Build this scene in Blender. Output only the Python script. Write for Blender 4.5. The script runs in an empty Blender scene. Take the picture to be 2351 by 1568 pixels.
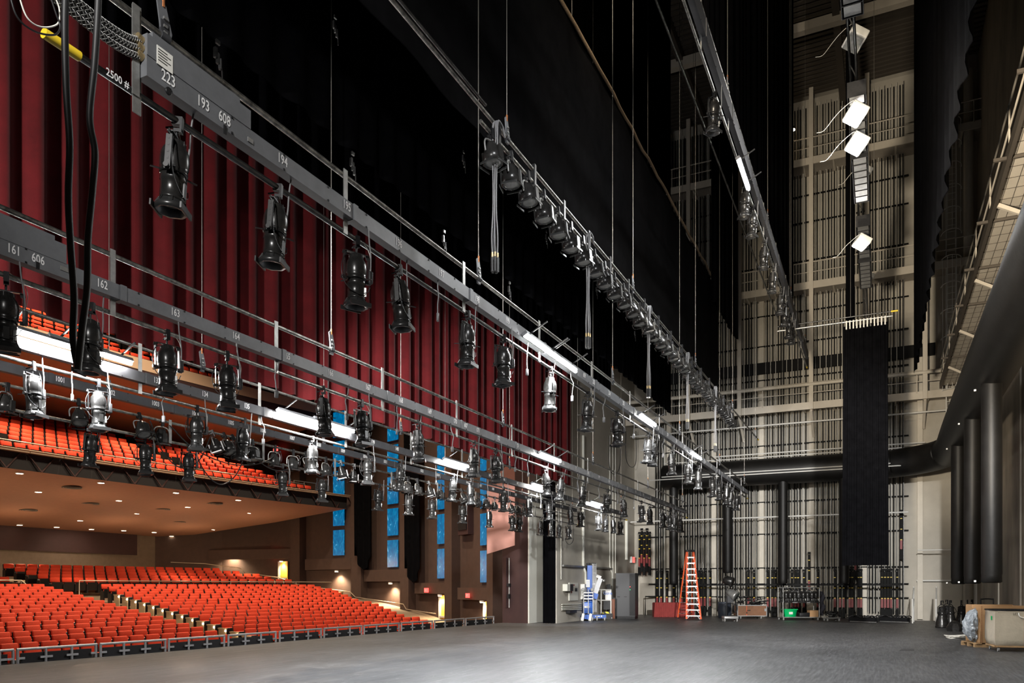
import bpy, bmesh, math, random
from mathutils import Vector, Matrix
random.seed(7)
COL = bpy.context.scene.collection
PI = math.pi
# ---- survey constants of the camera position (used to read distances off the photograph)
FPX, CX, YH, VP, EYE = 1788.0, 1175.5, 1347.0, 2022.0, 1.6
ANG = math.atan((VP - CX) / FPX)
SN, CS = math.sin(ANG), math.cos(ANG)
def on_y(u, v, Y):
    t = (u - CX) / FPX; d = Y / (SN - CS * t); r = t * d
    return Vector((SN * r + CS * d, Y, EYE - (v - YH) * d / FPX))
def on_x(u, v, X):
    t = (u - CX) / FPX; d = X / (CS + SN * t); r = t * d
    return Vector((X, SN * d - CS * r, EYE - (v - YH) * d / FPX))
def on_z(u, v, Z):
    d = (EYE - Z) * FPX / (v - YH); r = (u - CX) / FPX * d
    return Vector((SN * r + CS * d, SN * d - CS * r, Z))
def at_d(u, v, d):
    r = (u - CX) / FPX * d
    return Vector((SN * r + CS * d, SN * d - CS * r, EYE - (v - YH) * d / FPX))

# ---- materials
MATS = {}
def mat(name, col, rough=.6, metal=0., nscale=0., namt=0., bump=0., bscale=40., emit=None, estr=0., spec=.5, stretch=None, col2=None, sheen=0.):
    m = bpy.data.materials.new(name); m.use_nodes = True; MATS[name] = m
    nt = m.node_tree; b = nt.nodes['Principled BSDF']
    b.inputs['Base Color'].default_value = (*col, 1); b.inputs['Roughness'].default_value = rough
    b.inputs['Metallic'].default_value = metal; b.inputs['Specular IOR Level'].default_value = spec
    if sheen: b.inputs['Sheen Weight'].default_value = sheen
    if emit: b.inputs['Emission Color'].default_value = (*emit, 1); b.inputs['Emission Strength'].default_value = estr
    if namt or bump:
        tc = nt.nodes.new('ShaderNodeTexCoord'); mp = nt.nodes.new('ShaderNodeMapping')
        nt.links.new(tc.outputs['Object'], mp.inputs['Vector'])
        if stretch: mp.inputs['Scale'].default_value = stretch
    if namt:
        n = nt.nodes.new('ShaderNodeTexNoise'); n.inputs['Scale'].default_value = nscale; n.inputs['Detail'].default_value = 5
        n.inputs['Roughness'].default_value = .65
        nt.links.new(mp.outputs['Vector'], n.inputs['Vector'])
        r = nt.nodes.new('ShaderNodeValToRGB'); r.color_ramp.elements[0].position = .3; r.color_ramp.elements[1].position = .7
        c2 = col2 or tuple(min(1, c * (1 + namt)) for c in col); c1 = tuple(c * (1 - namt) for c in col)
        r.color_ramp.elements[0].color = (*c1, 1); r.color_ramp.elements[1].color = (*c2, 1)
        nt.links.new(n.outputs['Fac'], r.inputs['Fac']); nt.links.new(r.outputs['Color'], b.inputs['Base Color'])
    if bump:
        n = nt.nodes.new('ShaderNodeTexNoise'); n.inputs['Scale'].default_value = bscale; n.inputs['Detail'].default_value = 4
        nt.links.new(mp.outputs['Vector'], n.inputs['Vector'])
        bp = nt.nodes.new('ShaderNodeBump'); bp.inputs['Strength'].default_value = bump; bp.inputs['Distance'].default_value = .02
        nt.links.new(n.outputs['Fac'], bp.inputs['Height']); nt.links.new(bp.outputs['Normal'], b.inputs['Normal'])
    return m
def emis(name, col, strength):
    m = bpy.data.materials.new(name); m.use_nodes = True; MATS[name] = m
    nt = m.node_tree; nt.nodes.clear()
    e = nt.nodes.new('ShaderNodeEmission'); e.inputs['Color'].default_value = (*col, 1); e.inputs['Strength'].default_value = strength
    o = nt.nodes.new('ShaderNodeOutputMaterial'); nt.links.new(e.outputs[0], o.inputs[0]); return m

mat('pipe_steel', (.07, .07, .07), .32, .9, 6, .5)
mat('pipe_worn', (.2, .195, .18), .38, .85, 14, .7)
mat('raceway_grey', (.135, .14, .15), .5, .1, 5, .15)
mat('raceway_dark', (.04, .041, .046), .5, .2, 5, .2)
mat('black_paint', (.010, .010, .011), .45, .0, 20, .3, spec=.28)
mat('fixture_black', (.014, .0135, .013), .27, .0, 9, .4, .03, 40, spec=.42)
mat('fixture_fin', (.012, .0115, .011), .35)
mat('rubber', (.022, .022, .023), .5)
mat('cable_grey', (.16, .16, .165), .45)
mat('cable_black', (.014, .014, .015), .4)
mat('steel_cable', (.42, .40, .36), .4, .7)
mat('galvanised', (.36, .36, .35), .4, .7, 8, .25)
mat('white_paint', (.72, .71, .67), .5)
mat('cream_paint', (.62, .57, .48), .55, 0, 3, .06)
mat('yellow', (.85, .6, .03), .45)
mat('copper', (.6, .22, .08), .4, .7)
mat('brass', (.55, .42, .22), .35, .8)
mat('paper', (.72, .71, .66), .7)
mat('marking_white', (.82, .82, .82), .6)
mat('marking_black', (.01, .01, .01), .6)
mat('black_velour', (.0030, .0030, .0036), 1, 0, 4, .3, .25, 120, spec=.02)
mat('black_velour_lit', (.0075, .0075, .0085), 1, 0, 3, .3, .2, 120, spec=.03)  # lighter copy of black_velour, the light put into its colour
mat('red_velour', (.115, .0055, .0075), .8, 0, 2, .25, .1, 60, spec=.25, sheen=.15)
mat('jute', (.42, .30, .19), .9, 0, 30, .3)
mat('duct_fabric', (.006, .0055, .005), .5, 0, 3, .35, .15, 9, spec=.35)
mat('lens_glass', (.25, .25, .24), .12, 0, 12, .3)
mat('gel_frame', (.02, .02, .02), .3)
mat('wall_cream', (.50, .465, .40), .8, 0, .8, .1, .15, 30)
mat('wall_cream_bright', (.72, .71, .64), .75, 0, .6, .05, .1, 30)
mat('concrete', (.34, .295, .235), .6, 0, .55, .42, .25, 14, stretch=(1, 1, .45))
mat('gallery_paint', (.60, .545, .46), .6, 0, 2, .06)
mat('mesh_soffit', (.36, .32, .27), .7, 0, 60, .35)
mat('grid_steel', (.10, .085, .07), .6, .3)
mat('grid_above', (.05, .042, .035), .8, 0, 3, .6)
mat('track_black', (.007, .007, .007), .6, spec=.12)
mat('house_brown', (.06, .033, .024), .8, 0, 3, .12)
mat('house_maroon', (.035, .012, .011), .8, 0, 3, .12)
mat('house_tan', (.16, .115, .08), .8, 0, 3, .12)
mat('soffit_terracotta', (.36, .17, .10), .85, 0, 5, .06)
mat('carpet', (.20, .145, .095), .95, 0, 8, .15)
mat('fascia_cream', (.52, .36, .24), .8)
mat('ledge_slat', (.34, .23, .15), .7)
mat('seat_red', (.70, .062, .024), .75, 0, 55, .18, .2, 120, spec=.3)
mat('seat_black', (.012, .011, .011), .4)
mat('end_cream', (.62, .48, .30), .5)
mat('rail_metal', (.55, .46, .36), .35, .7)
mat('rail_silver', (.45, .45, .47), .4, .5)
mat('rail_panel', (.016, .015, .016), .85)
mat('door_wood', (.80, .42, .06), .5, 0, 3, .15, stretch=(4, 4, .4))
mat('pink_panel', (.55, .27, .22), .8, 0, 4, .04)
mat('lift_blue', (.008, .085, .40), .38)
mat('aluminium', (.42, .42, .42), .42, .5)
mat('ladder_orange', (.78, .115, .035), .45)
mat('skirt_red', (.30, .045, .04), .85, 0, 6, .12)
mat('rack_grey', (.035, .036, .04), .45)
mat('board_brown', (.16, .05, .022), .6)
mat('case_wood', (.21, .095, .045), .55, 0, 4, .2, stretch=(1, 1, 8))
mat('bin_green', (.0, .42, .12), .4)
mat('cardboard', (.36, .21, .10), .85, 0, 2, .1)
mat('canvas', (.52, .46, .36), .9, 0, 3, .12, .3, 20)
mat('timber', (.38, .24, .12), .7, 0, 4, .25)
mat('plastic_film', (.27, .30, .33), .25, 0, 9, .35)
mat('barrel_blue', (.045, .055, .075), .45)
mat('exit_white', (.75, .73, .7), .5)
mat('weight_red', (.22, .012, .014), .5)
mat('rope_white', (.72, .70, .64), .8)
mat('wheel_grey', (.35, .35, .34), .5)
mat('vest', (.03, .03, .04), .9)
emis('lamp_white', (1, .975, .93), 230)
emis('lamp_small', (1, .98, .94), 260)
emis('lamp_warm', (1, .72, .40), 40)
emis('downlight', (1, .80, .56), 22)
emis('sconce', (1, .82, .55), 45)
emis('exit_red', (1, .06, .05), 4.5)
emis('led_green', (.05, 1, .3), 2)
def striped(name):
    m = mat(name, (.8, .7, .02), .5); nt = m.node_tree; b = nt.nodes['Principled BSDF']
    tc = nt.nodes.new('ShaderNodeTexCoord'); w = nt.nodes.new('ShaderNodeTexWave'); w.bands_direction = 'DIAGONAL'; w.inputs['Scale'].default_value = 2.2
    r = nt.nodes.new('ShaderNodeValToRGB'); r.color_ramp.interpolation = 'CONSTANT'
    r.color_ramp.elements[0].color = (.01, .01, .01, 1); r.color_ramp.elements[1].color = (.85, .72, .02, 1); r.color_ramp.elements[1].position = .5
    nt.links.new(tc.outputs['Object'], w.inputs['Vector']); nt.links.new(w.outputs['Fac'], r.inputs['Fac']); nt.links.new(r.outputs['Color'], b.inputs['Base Color'])
striped('hazard')
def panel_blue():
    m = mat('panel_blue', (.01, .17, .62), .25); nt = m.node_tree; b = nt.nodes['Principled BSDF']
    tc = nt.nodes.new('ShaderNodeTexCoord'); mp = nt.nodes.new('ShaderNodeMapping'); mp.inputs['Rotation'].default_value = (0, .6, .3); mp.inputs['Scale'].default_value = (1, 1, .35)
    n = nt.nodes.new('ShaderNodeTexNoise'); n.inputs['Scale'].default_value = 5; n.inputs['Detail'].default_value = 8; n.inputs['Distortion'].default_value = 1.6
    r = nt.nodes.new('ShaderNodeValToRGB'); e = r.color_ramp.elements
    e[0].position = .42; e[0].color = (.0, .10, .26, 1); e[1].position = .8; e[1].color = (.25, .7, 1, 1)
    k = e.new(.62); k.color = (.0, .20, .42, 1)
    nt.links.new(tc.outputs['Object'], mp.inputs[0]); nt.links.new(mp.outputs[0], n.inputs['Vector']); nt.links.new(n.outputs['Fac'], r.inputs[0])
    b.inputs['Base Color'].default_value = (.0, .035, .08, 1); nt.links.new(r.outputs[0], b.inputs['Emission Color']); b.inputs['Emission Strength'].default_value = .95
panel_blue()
def floor_mat():
    m = bpy.data.materials.new('stage_floor'); m.use_nodes = True; MATS['stage_floor'] = m
    nt = m.node_tree; b = nt.nodes['Principled BSDF']; L = nt.links.new
    tc = nt.nodes.new('ShaderNodeTexCoord')
    def noise(scale, stretch, rot=0, det=6, ro=.65):
        mp = nt.nodes.new('ShaderNodeMapping'); mp.inputs['Scale'].default_value = stretch; mp.inputs['Rotation'].default_value = (0, 0, rot)
        L(tc.outputs['Object'], mp.inputs[0]); n = nt.nodes.new('ShaderNodeTexNoise'); n.inputs['Scale'].default_value = scale
        n.inputs['Detail'].default_value = det; n.inputs['Roughness'].default_value = ro; L(mp.outputs[0], n.inputs['Vector']); return n.outputs['Fac']
    def ramp(s, p0, p1, c0, c1):
        r = nt.nodes.new('ShaderNodeValToRGB'); r.color_ramp.elements[0].position = p0; r.color_ramp.elements[1].position = p1
        r.color_ramp.elements[0].color = (*c0, 1); r.color_ramp.elements[1].color = (*c1, 1); L(s, r.inputs[0]); return r.outputs[0]
    def mix(a, bb, fac, mode='MIX'):
        x = nt.nodes.new('ShaderNodeMix'); x.data_type = 'RGBA'; x.blend_type = mode
        if isinstance(fac, float): x.inputs[0].default_value = fac
        else: L(fac, x.inputs[0])
        for s, i in ((a, 6), (bb, 7)):
            if isinstance(s, tuple): x.inputs[i].default_value = (*s, 1)
            else: L(s, x.inputs[i])
        return x.outputs[2]
    big = ramp(noise(.4, (.5, 1, 1), .2), .3, .7, (.034, .0345, .037), (.066, .067, .071))
    fine = ramp(noise(11, (.12, 2.2, 1), .12, 8, .75), .45, .72, (0, 0, 0), (.085, .086, .088))
    c = mix(big, fine, 1.0, 'ADD')
    scr = ramp(noise(12, (.06, 5, 1), .5, 4), .62, .70, (0, 0, 0), (.17, .17, .17))
    c = mix(c, scr, .6, 'ADD')
    scr2 = ramp(noise(12, (5, .06, 1), -.05, 4), .62, .70, (0, 0, 0), (.15, .15, .15))
    c = mix(c, scr2, .6, 'ADD')
    # hairline scratches: thin iso-lines of a stretched noise
    n2 = noise(.9, (1, 1, 1), .3, 2); sub = nt.nodes.new('ShaderNodeMath'); sub.operation = 'SUBTRACT'; sub.inputs[1].default_value = .53; L(n2, sub.inputs[0])
    ab = nt.nodes.new('ShaderNodeMath'); ab.operation = 'ABSOLUTE'; L(sub.outputs[0], ab.inputs[0])
    hair = ramp(ab.outputs[0], .0005, .0018, (.11, .11, .105), (0, 0, 0)); c = mix(c, hair, .7, 'ADD')
    # sheet seams
    br = nt.nodes.new('ShaderNodeTexBrick'); br.inputs['Scale'].default_value = 1; br.inputs['Brick Width'].default_value = 2.44; br.inputs['Row Height'].default_value = 1.22
    br.inputs['Mortar Size'].default_value = .004; br.inputs['Color1'].default_value = (1, 1, 1, 1); br.inputs['Color2'].default_value = (.93, .93, .93, 1); br.inputs['Mortar'].default_value = (.5, .5, .5, 1)
    L(tc.outputs['Object'], br.inputs['Vector']); c = mix(c, br.outputs['Color'], 1.0, 'MULTIPLY')
    L(c, b.inputs['Base Color'])
    rr = nt.nodes.new('ShaderNodeMapRange'); rr.inputs[3].default_value = .34; rr.inputs[4].default_value = .58; L(noise(2.2, (.4, 2, 1), .1), rr.inputs[0]); L(rr.outputs[0], b.inputs['Roughness'])
    bp = nt.nodes.new('ShaderNodeBump'); bp.inputs['Strength'].default_value = .12; bp.inputs['Distance'].default_value = .01; L(noise(14, (1, 1, 1)), bp.inputs['Height']); L(bp.outputs[0], b.inputs['Normal'])
floor_mat()
M = MATS

# ---- mesh builder
ORG = {}
class MB:
    def __init__(s): s.v = []; s.f = []; s.sm = []; s.mi = []; s.cm = 0
    def add(s, vs, fs, smooth=False):
        o = len(s.v); s.v += [tuple(p) for p in vs]
        for f in fs: s.f.append(tuple(i + o for i in f)); s.sm.append(smooth); s.mi.append(s.cm)
        return s
    def bx(s, x0, x1, y0, y1, z0, z1):
        return s.add([(x0, y0, z0), (x1, y0, z0), (x1, y1, z0), (x0, y1, z0), (x0, y0, z1), (x1, y0, z1), (x1, y1, z1), (x0, y1, z1)],
                     [(3, 2, 1, 0), (4, 5, 6, 7), (0, 1, 5, 4), (1, 2, 6, 5), (2, 3, 7, 6), (3, 0, 4, 7)])
    def box(s, c, d, rz=0, rx=0, ry=0):
        t = MB().bx(-d[0] / 2, d[0] / 2, -d[1] / 2, d[1] / 2, -d[2] / 2, d[2] / 2)
        R = Matrix.Translation(c) @ Matrix.Rotation(rz, 4, 'Z') @ Matrix.Rotation(ry, 4, 'Y') @ Matrix.Rotation(rx, 4, 'X')
        return s.join(t.xf(R))
    def beam(s, p, q, w, h, up=(0, 0, 1)):
        p, q = Vector(p), Vector(q); a = (q - p).normalized(); u = Vector(up)
        if abs(a.dot(u)) > .98: u = Vector((1, 0, 0))
        b = a.cross(u).normalized(); c = b.cross(a)
        vs = [e + b * (i * w / 2) + c * (j * h / 2) for e in (p, q) for i, j in ((-1, -1), (1, -1), (1, 1), (-1, 1))]
        return s.add(vs, [(3, 2, 1, 0), (4, 5, 6, 7), (0, 1, 5, 4), (1, 2, 6, 5), (2, 3, 7, 6), (3, 0, 4, 7)])
    def tube(s, pts, r, n=8, closed=False, smooth=True):
        P = [Vector(p) for p in pts]; m = len(P)
        rs = r if isinstance(r, (list, tuple)) else [r] * m
        T = []
        for i in range(m):
            a = P[i - 1] if (i or closed) else P[i]; b = P[(i + 1) % m] if (i < m - 1 or closed) else P[i]
            T.append((b - a).normalized() if (b - a).length > 1e-9 else Vector((0, 0, 1)))
        N = Vector((0, 0, 1)) if abs(T[0].z) < .9 else Vector((1, 0, 0)); N = (N - T[0] * N.dot(T[0])).normalized()
        vs = []
        for i in range(m):
            if i: N = (N - T[i] * N.dot(T[i])); N = N.normalized() if N.length > 1e-6 else T[i].orthogonal().normalized()
            B = T[i].cross(N)
            for k in range(n): a = 2 * PI * k / n; vs.append(P[i] + (N * math.cos(a) + B * math.sin(a)) * rs[i])
        fs = []
        for i in range(m if closed else m - 1):
            for k in range(n): fs.append((i * n + k, i * n + (k + 1) % n, ((i + 1) % m) * n + (k + 1) % n, ((i + 1) % m) * n + k))
        s.add(vs, fs, smooth)
        if not closed: s.add(vs[:n], [tuple(range(n - 1, -1, -1))]); s.add(vs[-n:], [tuple(range(n))])
        return s
    def lathe(s, prof, n=16, c=(0, 0, 0), smooth=True, flat=()):
        vs = [(c[0] + r * math.cos(2 * PI * k / n), c[1] + r * math.sin(2 * PI * k / n), c[2] + z) for r, z in prof for k in range(n)]
        fs = [(i * n + k, i * n + (k + 1) % n, (i + 1) * n + (k + 1) % n, (i + 1) * n + k) for i in range(len(prof) - 1) for k in range(n)]
        up = prof[-1][1] >= prof[0][1]
        if not up: fs = [f[::-1] for f in fs]
        s.add(vs, fs, smooth)
        e0, e1 = tuple(range(n)), tuple(range((len(prof) - 1) * n, len(prof) * n))
        if prof[0][0] > 1e-4: s.add(vs[:n], [e0[::-1] if up else e0])
        if prof[-1][0] > 1e-4: s.add(vs[-n:], [e0 if up else e0[::-1]])
        return s
    def grid(s, rows, smooth=True, flip=False):
        n = len(rows[0]); vs = [p for r in rows for p in r]
        fs = [(i * n + k, i * n + k + 1, (i + 1) * n + k + 1, (i + 1) * n + k) for i in range(len(rows) - 1) for k in range(n - 1)]
        if flip: fs = [f[::-1] for f in fs]
        return s.add(vs, fs, smooth)
    def prism(s, poly, z0, z1):
        n = len(poly); vs = [(x, y, z0) for x, y in poly] + [(x, y, z1) for x, y in poly]
        return s.add(vs, [tuple(range(n))[::-1], tuple(range(n, 2 * n))] + [(i, (i + 1) % n, n + (i + 1) % n, n + i) for i in range(n)])
    def rbox(s, d, bev, seg=2, c=(0, 0, 0), Mx=None):
        bm = bmesh.new(); bmesh.ops.create_cube(bm, size=1); bmesh.ops.scale(bm, vec=d, verts=bm.verts)
        bmesh.ops.bevel(bm, geom=list(bm.edges), offset=bev, segments=seg, affect='EDGES', profile=.5)
        T = Matrix.Translation(c) @ (Mx or Matrix())
        bm.verts.index_update()
        s.add([T @ v.co for v in bm.verts], [tuple(v.index for v in f.verts) for f in bm.faces], True); bm.free(); return s
    def xf(s, Mx): s.v = [tuple(Mx @ Vector(p)) for p in s.v]; return s
    def join(s, o):
        k = len(s.v); s.v += o.v; s.f += [tuple(i + k for i in f) for f in o.f]; s.sm += o.sm; s.mi += ([s.cm] * len(o.f)); return s
    def joinm(s, o, Mx):
        k = len(s.v); s.v += [tuple(Mx @ Vector(p)) for p in o.v]; s.f += [tuple(i + k for i in f) for f in o.f]; s.sm += o.sm; s.mi += o.mi; return s
    def build(s, name, m, parent=None):
        off = ORG.get(parent) if parent is not None else None
        vs = s.v
        if off is not None: ox, oy, oz = off; vs = [(x - ox, y - oy, z - oz) for x, y, z in s.v]
        me = bpy.data.meshes.new(name); me.from_pydata(vs, [], s.f)
        ms = m if isinstance(m, (list, tuple)) else [m]
        for q in ms: me.materials.append(M[q] if isinstance(q, str) else q)
        me.polygons.foreach_set('use_smooth', s.sm)
        if len(ms) > 1: me.polygons.foreach_set('material_index', s.mi)
        me.update()
        o = bpy.data.objects.new(name, me); COL.objects.link(o)
        if parent is not None: o.parent = parent; ORG[o] = off if off is not None else (0., 0., 0.)
        return o
def tag(o, label, cat, group=None, kind=None):
    o['label'] = label; o['category'] = cat
    if group: o['group'] = group
    if kind: o['kind'] = kind
    return o
def thing(name, label, cat, loc=(0, 0, 0), group=None):
    o = bpy.data.objects.new(name, None); COL.objects.link(o); o.empty_display_size = .1
    o.location = loc; ORG[o] = tuple(float(x) for x in loc); return tag(o, label, cat, group)
def solo(mb, name, m, label, cat, group=None):
    """a thing that is one mesh, origin at its lowest centre"""
    xs, ys, zs = zip(*mb.v); c = ((min(xs) + max(xs)) / 2, (min(ys) + max(ys)) / 2, min(zs))
    mb.v = [(x - c[0], y - c[1], z - c[2]) for x, y, z in mb.v]
    o = mb.build(name, m); o.location = c; return tag(o, label, cat, group)
def struct(mb, name, m, parent=None):
    o = mb.build(name, m, parent)
    if parent is None: o['kind'] = 'structure'
    return o
KIDS = {}
def remember(root):
    KIDS[root] = [(c, [g for g in COL.objects if g.parent == c]) for c in [o for o in COL.objects if o.parent == root]]
def dup(root, loc, rz=0., label=None, group=None, rx=0., skip=()):
    if root not in KIDS: remember(root)
    r = root.copy(); COL.objects.link(r); r.location = loc; r.rotation_euler = (rx, 0, rz)
    if label: r['label'] = label
    if group: r['group'] = group
    for c, gs in KIDS[root]:
        if c.name.split('.')[0] in skip: continue
        k = c.copy(); COL.objects.link(k); k.parent = r
        for g in gs: h = g.copy(); COL.objects.link(h); h.parent = k
    return r
_W = 'zeroth first second third fourth fifth sixth seventh eighth ninth tenth eleventh twelfth thirteenth fourteenth fifteenth sixteenth seventeenth eighteenth nineteenth twentieth'.split()
_T = {20: 'twenty', 30: 'thirty', 40: 'forty', 50: 'fifty', 60: 'sixty', 70: 'seventy'}
def nth(n):
    if n <= 20: return _W[n]
    t, u = n // 10 * 10, n % 10
    return (_T[t][:-1] + 'ieth') if u == 0 else _T[t] + '-' + _W[u]
TXT = {}
def text(body, size, m, parent, p, rot=(PI / 2, 0, 0), sx=.72, name='number_marking', ext=.0015, bold=True, wp=None):
    key = (body, ext)
    if key not in TXT:
        cu = bpy.data.curves.new('t', 'FONT'); cu.body = body; cu.size = 1; cu.extrude = 0; cu.align_x = 'CENTER'; cu.align_y = 'CENTER'
        cu.resolution_u = 2
        if bold: cu.offset = .012
        ob = bpy.data.objects.new('t', cu); COL.objects.link(ob); bpy.context.view_layer.update()
        TXT[key] = bpy.data.meshes.new_from_object(ob); COL.objects.unlink(ob); bpy.data.objects.remove(ob)
    me = TXT[key].copy(); me.materials.clear(); me.materials.append(M[m])
    o = bpy.data.objects.new(name, me); COL.objects.link(o)
    off = ORG.get(parent, (0, 0, 0))
    o.location = (p[0] - off[0], p[1] - off[1], p[2] - off[2]); o.rotation_euler = rot; o.scale = (size * sx, size, size)
    if parent is not None: o.parent = parent
    return o
def catmull(pts, k=6):
    P = [Vector(p) for p in pts]; P = [P[0] * 2 - P[1]] + P + [P[-1] * 2 - P[-2]]; out = []
    for i in range(1, len(P) - 2):
        a, b, c, d = P[i - 1:i + 3]
        for j in range(k):
            t = j / k; out.append(.5 * (2 * b + (c - a) * t + (2 * a - 5 * b + 4 * c - d) * t * t + (3 * b - a - 3 * c + d) * t ** 3))
    return out + [P[-2]]
def drape(x0, x1, y, z0, z1, pitch=.28, amp=.07, axis='x', nz=6, wav=.02, seed=1, thick=True, flare=0., bot=None):
    """pleated cloth as a closed slab, running along axis"""
    rnd = random.Random(seed); n = max(4, int((x1 - x0) / pitch * 6)); ph = rnd.random() * 6
    def off(t, k):
        s = (t - x0) / pitch * 2 * PI
        return amp * (math.sin(s + .7 * math.sin(s * .13 + ph)) + .45 * math.sin(s * .43 + ph * 2)) * (1 - .25 * k * .5)
    mb = MB()
    for side in (0, 1):
        rows = []
        for j in range(nz + 1):
            q = j / nz; row = []
            for i in range(n + 1):
                t = x0 + (x1 - x0) * i / n; zz = z0 + (z1 - z0) * q
                if j == 0: zz += wav * math.sin((t - x0) / pitch * 2 * PI + 1)
                if bot and j == 0: zz += bot(t)
                tt = t + (t - (x0 + x1) / 2) * flare * (1 - q)
                o = off(t, q) + (.012 if side else 0)
                row.append((tt, y + o, zz) if axis == 'x' else (y + o, tt, zz))
            rows.append(row)
        mb.grid(rows, True, flip=(side == 1) ^ (axis != 'x'))
    return mb
# ================= stage floor, walls, galleries, grid
AP = [on_z(u, v, 0) for u, v in ((0, 1527), (223, 1509), (381, 1497), (513, 1485), (635, 1475), (738, 1465), (832, 1457), (918, 1450), (993, 1443), (1070, 1437), (1136, 1431))]
def apron_y(x):
    pts = [(-6, 16.3), (9.9, 16.24), (12, 16.05), (14.5, 15.85), (18, 15.72), (22, 15.6), (26, 15.45), (30.5, 15.25), (31.2, 15.2)]
    for (a, ya), (b, yb) in zip(pts, pts[1:]):
        if x <= b: return ya + (yb - ya) * (x - a) / (b - a)
    return pts[-1][1]
WX, WB, WP = 43.5, -4.2, 12.8      # far rigging wall, upstage wall, proscenium wall (stage face)
edge = [(x, apron_y(x)) for x in [-6 + i * 1.0 for i in range(38)]] 
fl = MB(); fl.prism([(-9, WB), (41.6, WB), (41.6, -1.35), (WX, -1.35), (WX, WP + .05), (33.0, WP + .05), (33.0, 15.2)] + edge[::-1] + [(-9, 16.3)], -.12, 0)
struct(fl, 'floor', 'stage_floor')
st = MB().bx(41.6, WX, WB, -1.35, -1.2, -1.1); struct(st, 'floor_stairwell', 'wall_cream')
wl = MB().bx(WX, WX + .3, WB - 2, WP + .5, -1.2, 29); struct(wl, 'wall_far', 'wall_cream')
wb = MB().bx(-9, WX + .3, WB - .3, WB, -1.2, 29); struct(wb, 'wall_back', 'concrete')
wn = MB().bx(-9.3, -9, WB - .3, 46.5, -1.3, 29); struct(wn, 'wall_near', 'wall_cream')
wp = MB().bx(31.6, WX, WP, WP + .35, 0, 29).bx(-9, 3.4, WP, WP + .35, 0, 29).bx(3.4, 31.6, WP + .05, WP + .35, 10.5, 29)
struct(wp, 'wall_proscenium', 'wall_cream')
struct(MB().bx(31.1, 33.5, 13.9, 13.95, 0, 10.5), 'trim_1', 'wall_cream_bright'); struct(MB().bx(31.12, 32.95, 13.95, 15.2, 0, 10.5), 'wall_jamb', 'house_maroon')
struct(MB().bx(3.0, 4.6, 13.9, 15.2, 0, 10.5), 'trim_2', 'wall_cream_bright')
struct(MB().bx(-9.3, WX + .3, WB - .3, WP + 1.2, 29, 29.3), 'ceiling', 'grid_above')
# columns on the far wall
for i in range(6):
    y = 10.75 - 2.5 * i
    struct(MB().bx(WX - .25, WX + .02, y - .12, y + .12, 0, 27), 'column_%d' % (i + 1), 'cream_paint')
struct(MB().lathe([(.21, 0), (.21, 26)], 18, (WX - 1.0, -3.75, 0)), 'column_7', 'cream_paint')
# galleries on the far wall: deck, fascia, posts, rails
GX = WX - 1.75
def gallery(z, k, y0=-4.2, y1=12.9):
    g = thing('fly_gallery', '%s cream steel fly gallery along the rigging wall' % k, 'gallery', (GX, 4, z), 'fly galleries on the rigging wall')
    MB().bx(GX + .05, WX, y0, y1, z - .03, z).build('deck', 'mesh_soffit', g)
    b = MB()
    for i in range(12): b.bx(GX + .05, WX, y0 + .7 + i * 1.4, y0 + .78 + i * 1.4, z - .16, z - .03)
    b.build('joists', 'gallery_paint', g)['kind'] = 'stuff'
    MB().bx(GX, GX + .05, y0, y1, z - .28, z + .08).build('fascia', 'gallery_paint', g)
    for h, r in ((1.05, .03), (.55, .022)):
        MB().tube([(GX, y0, z + h), (GX, y1, z + h)], r, 8).build('handrail', 'gallery_paint', g)
    for i in range(8): MB().tube([(GX, y0 + .3 + i * 2.35, z), (GX, y0 + .3 + i * 2.35, z + 1.05)], .025, 6).build('rail_post', 'gallery_paint', g)
    return g
g1 = gallery(10.8, 'lowest')
MB().tube([(GX - .08, -4.2, 11.75), (GX - .08, 12.9, 11.75)], .085, 10).build('index_rail', 'cream_paint', g1)
gallery(16.85, 'middle'); gallery(23.1, 'topmost')
for i, y in enumerate((9.3, 6.65, 3.15, .6, -1.9)):
    solo(MB().bx(GX - .12, GX + .1, y - .1, y + .1, 10.5, 26.6), 'hanger_post', 'gallery_paint', 'cream steel post carrying the galleries, %s from the proscenium wall' % nth(i + 1), 'post', 'gallery hanger posts')
    solo(MB().beam((GX, y, 10.45), (WX - .25, y, 9.4), .12, .12), 'knee_brace', 'gallery_paint', 'cream diagonal brace under the lowest gallery, %s from the proscenium wall' % nth(i + 1), 'brace', 'gallery knee braces')
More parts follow.
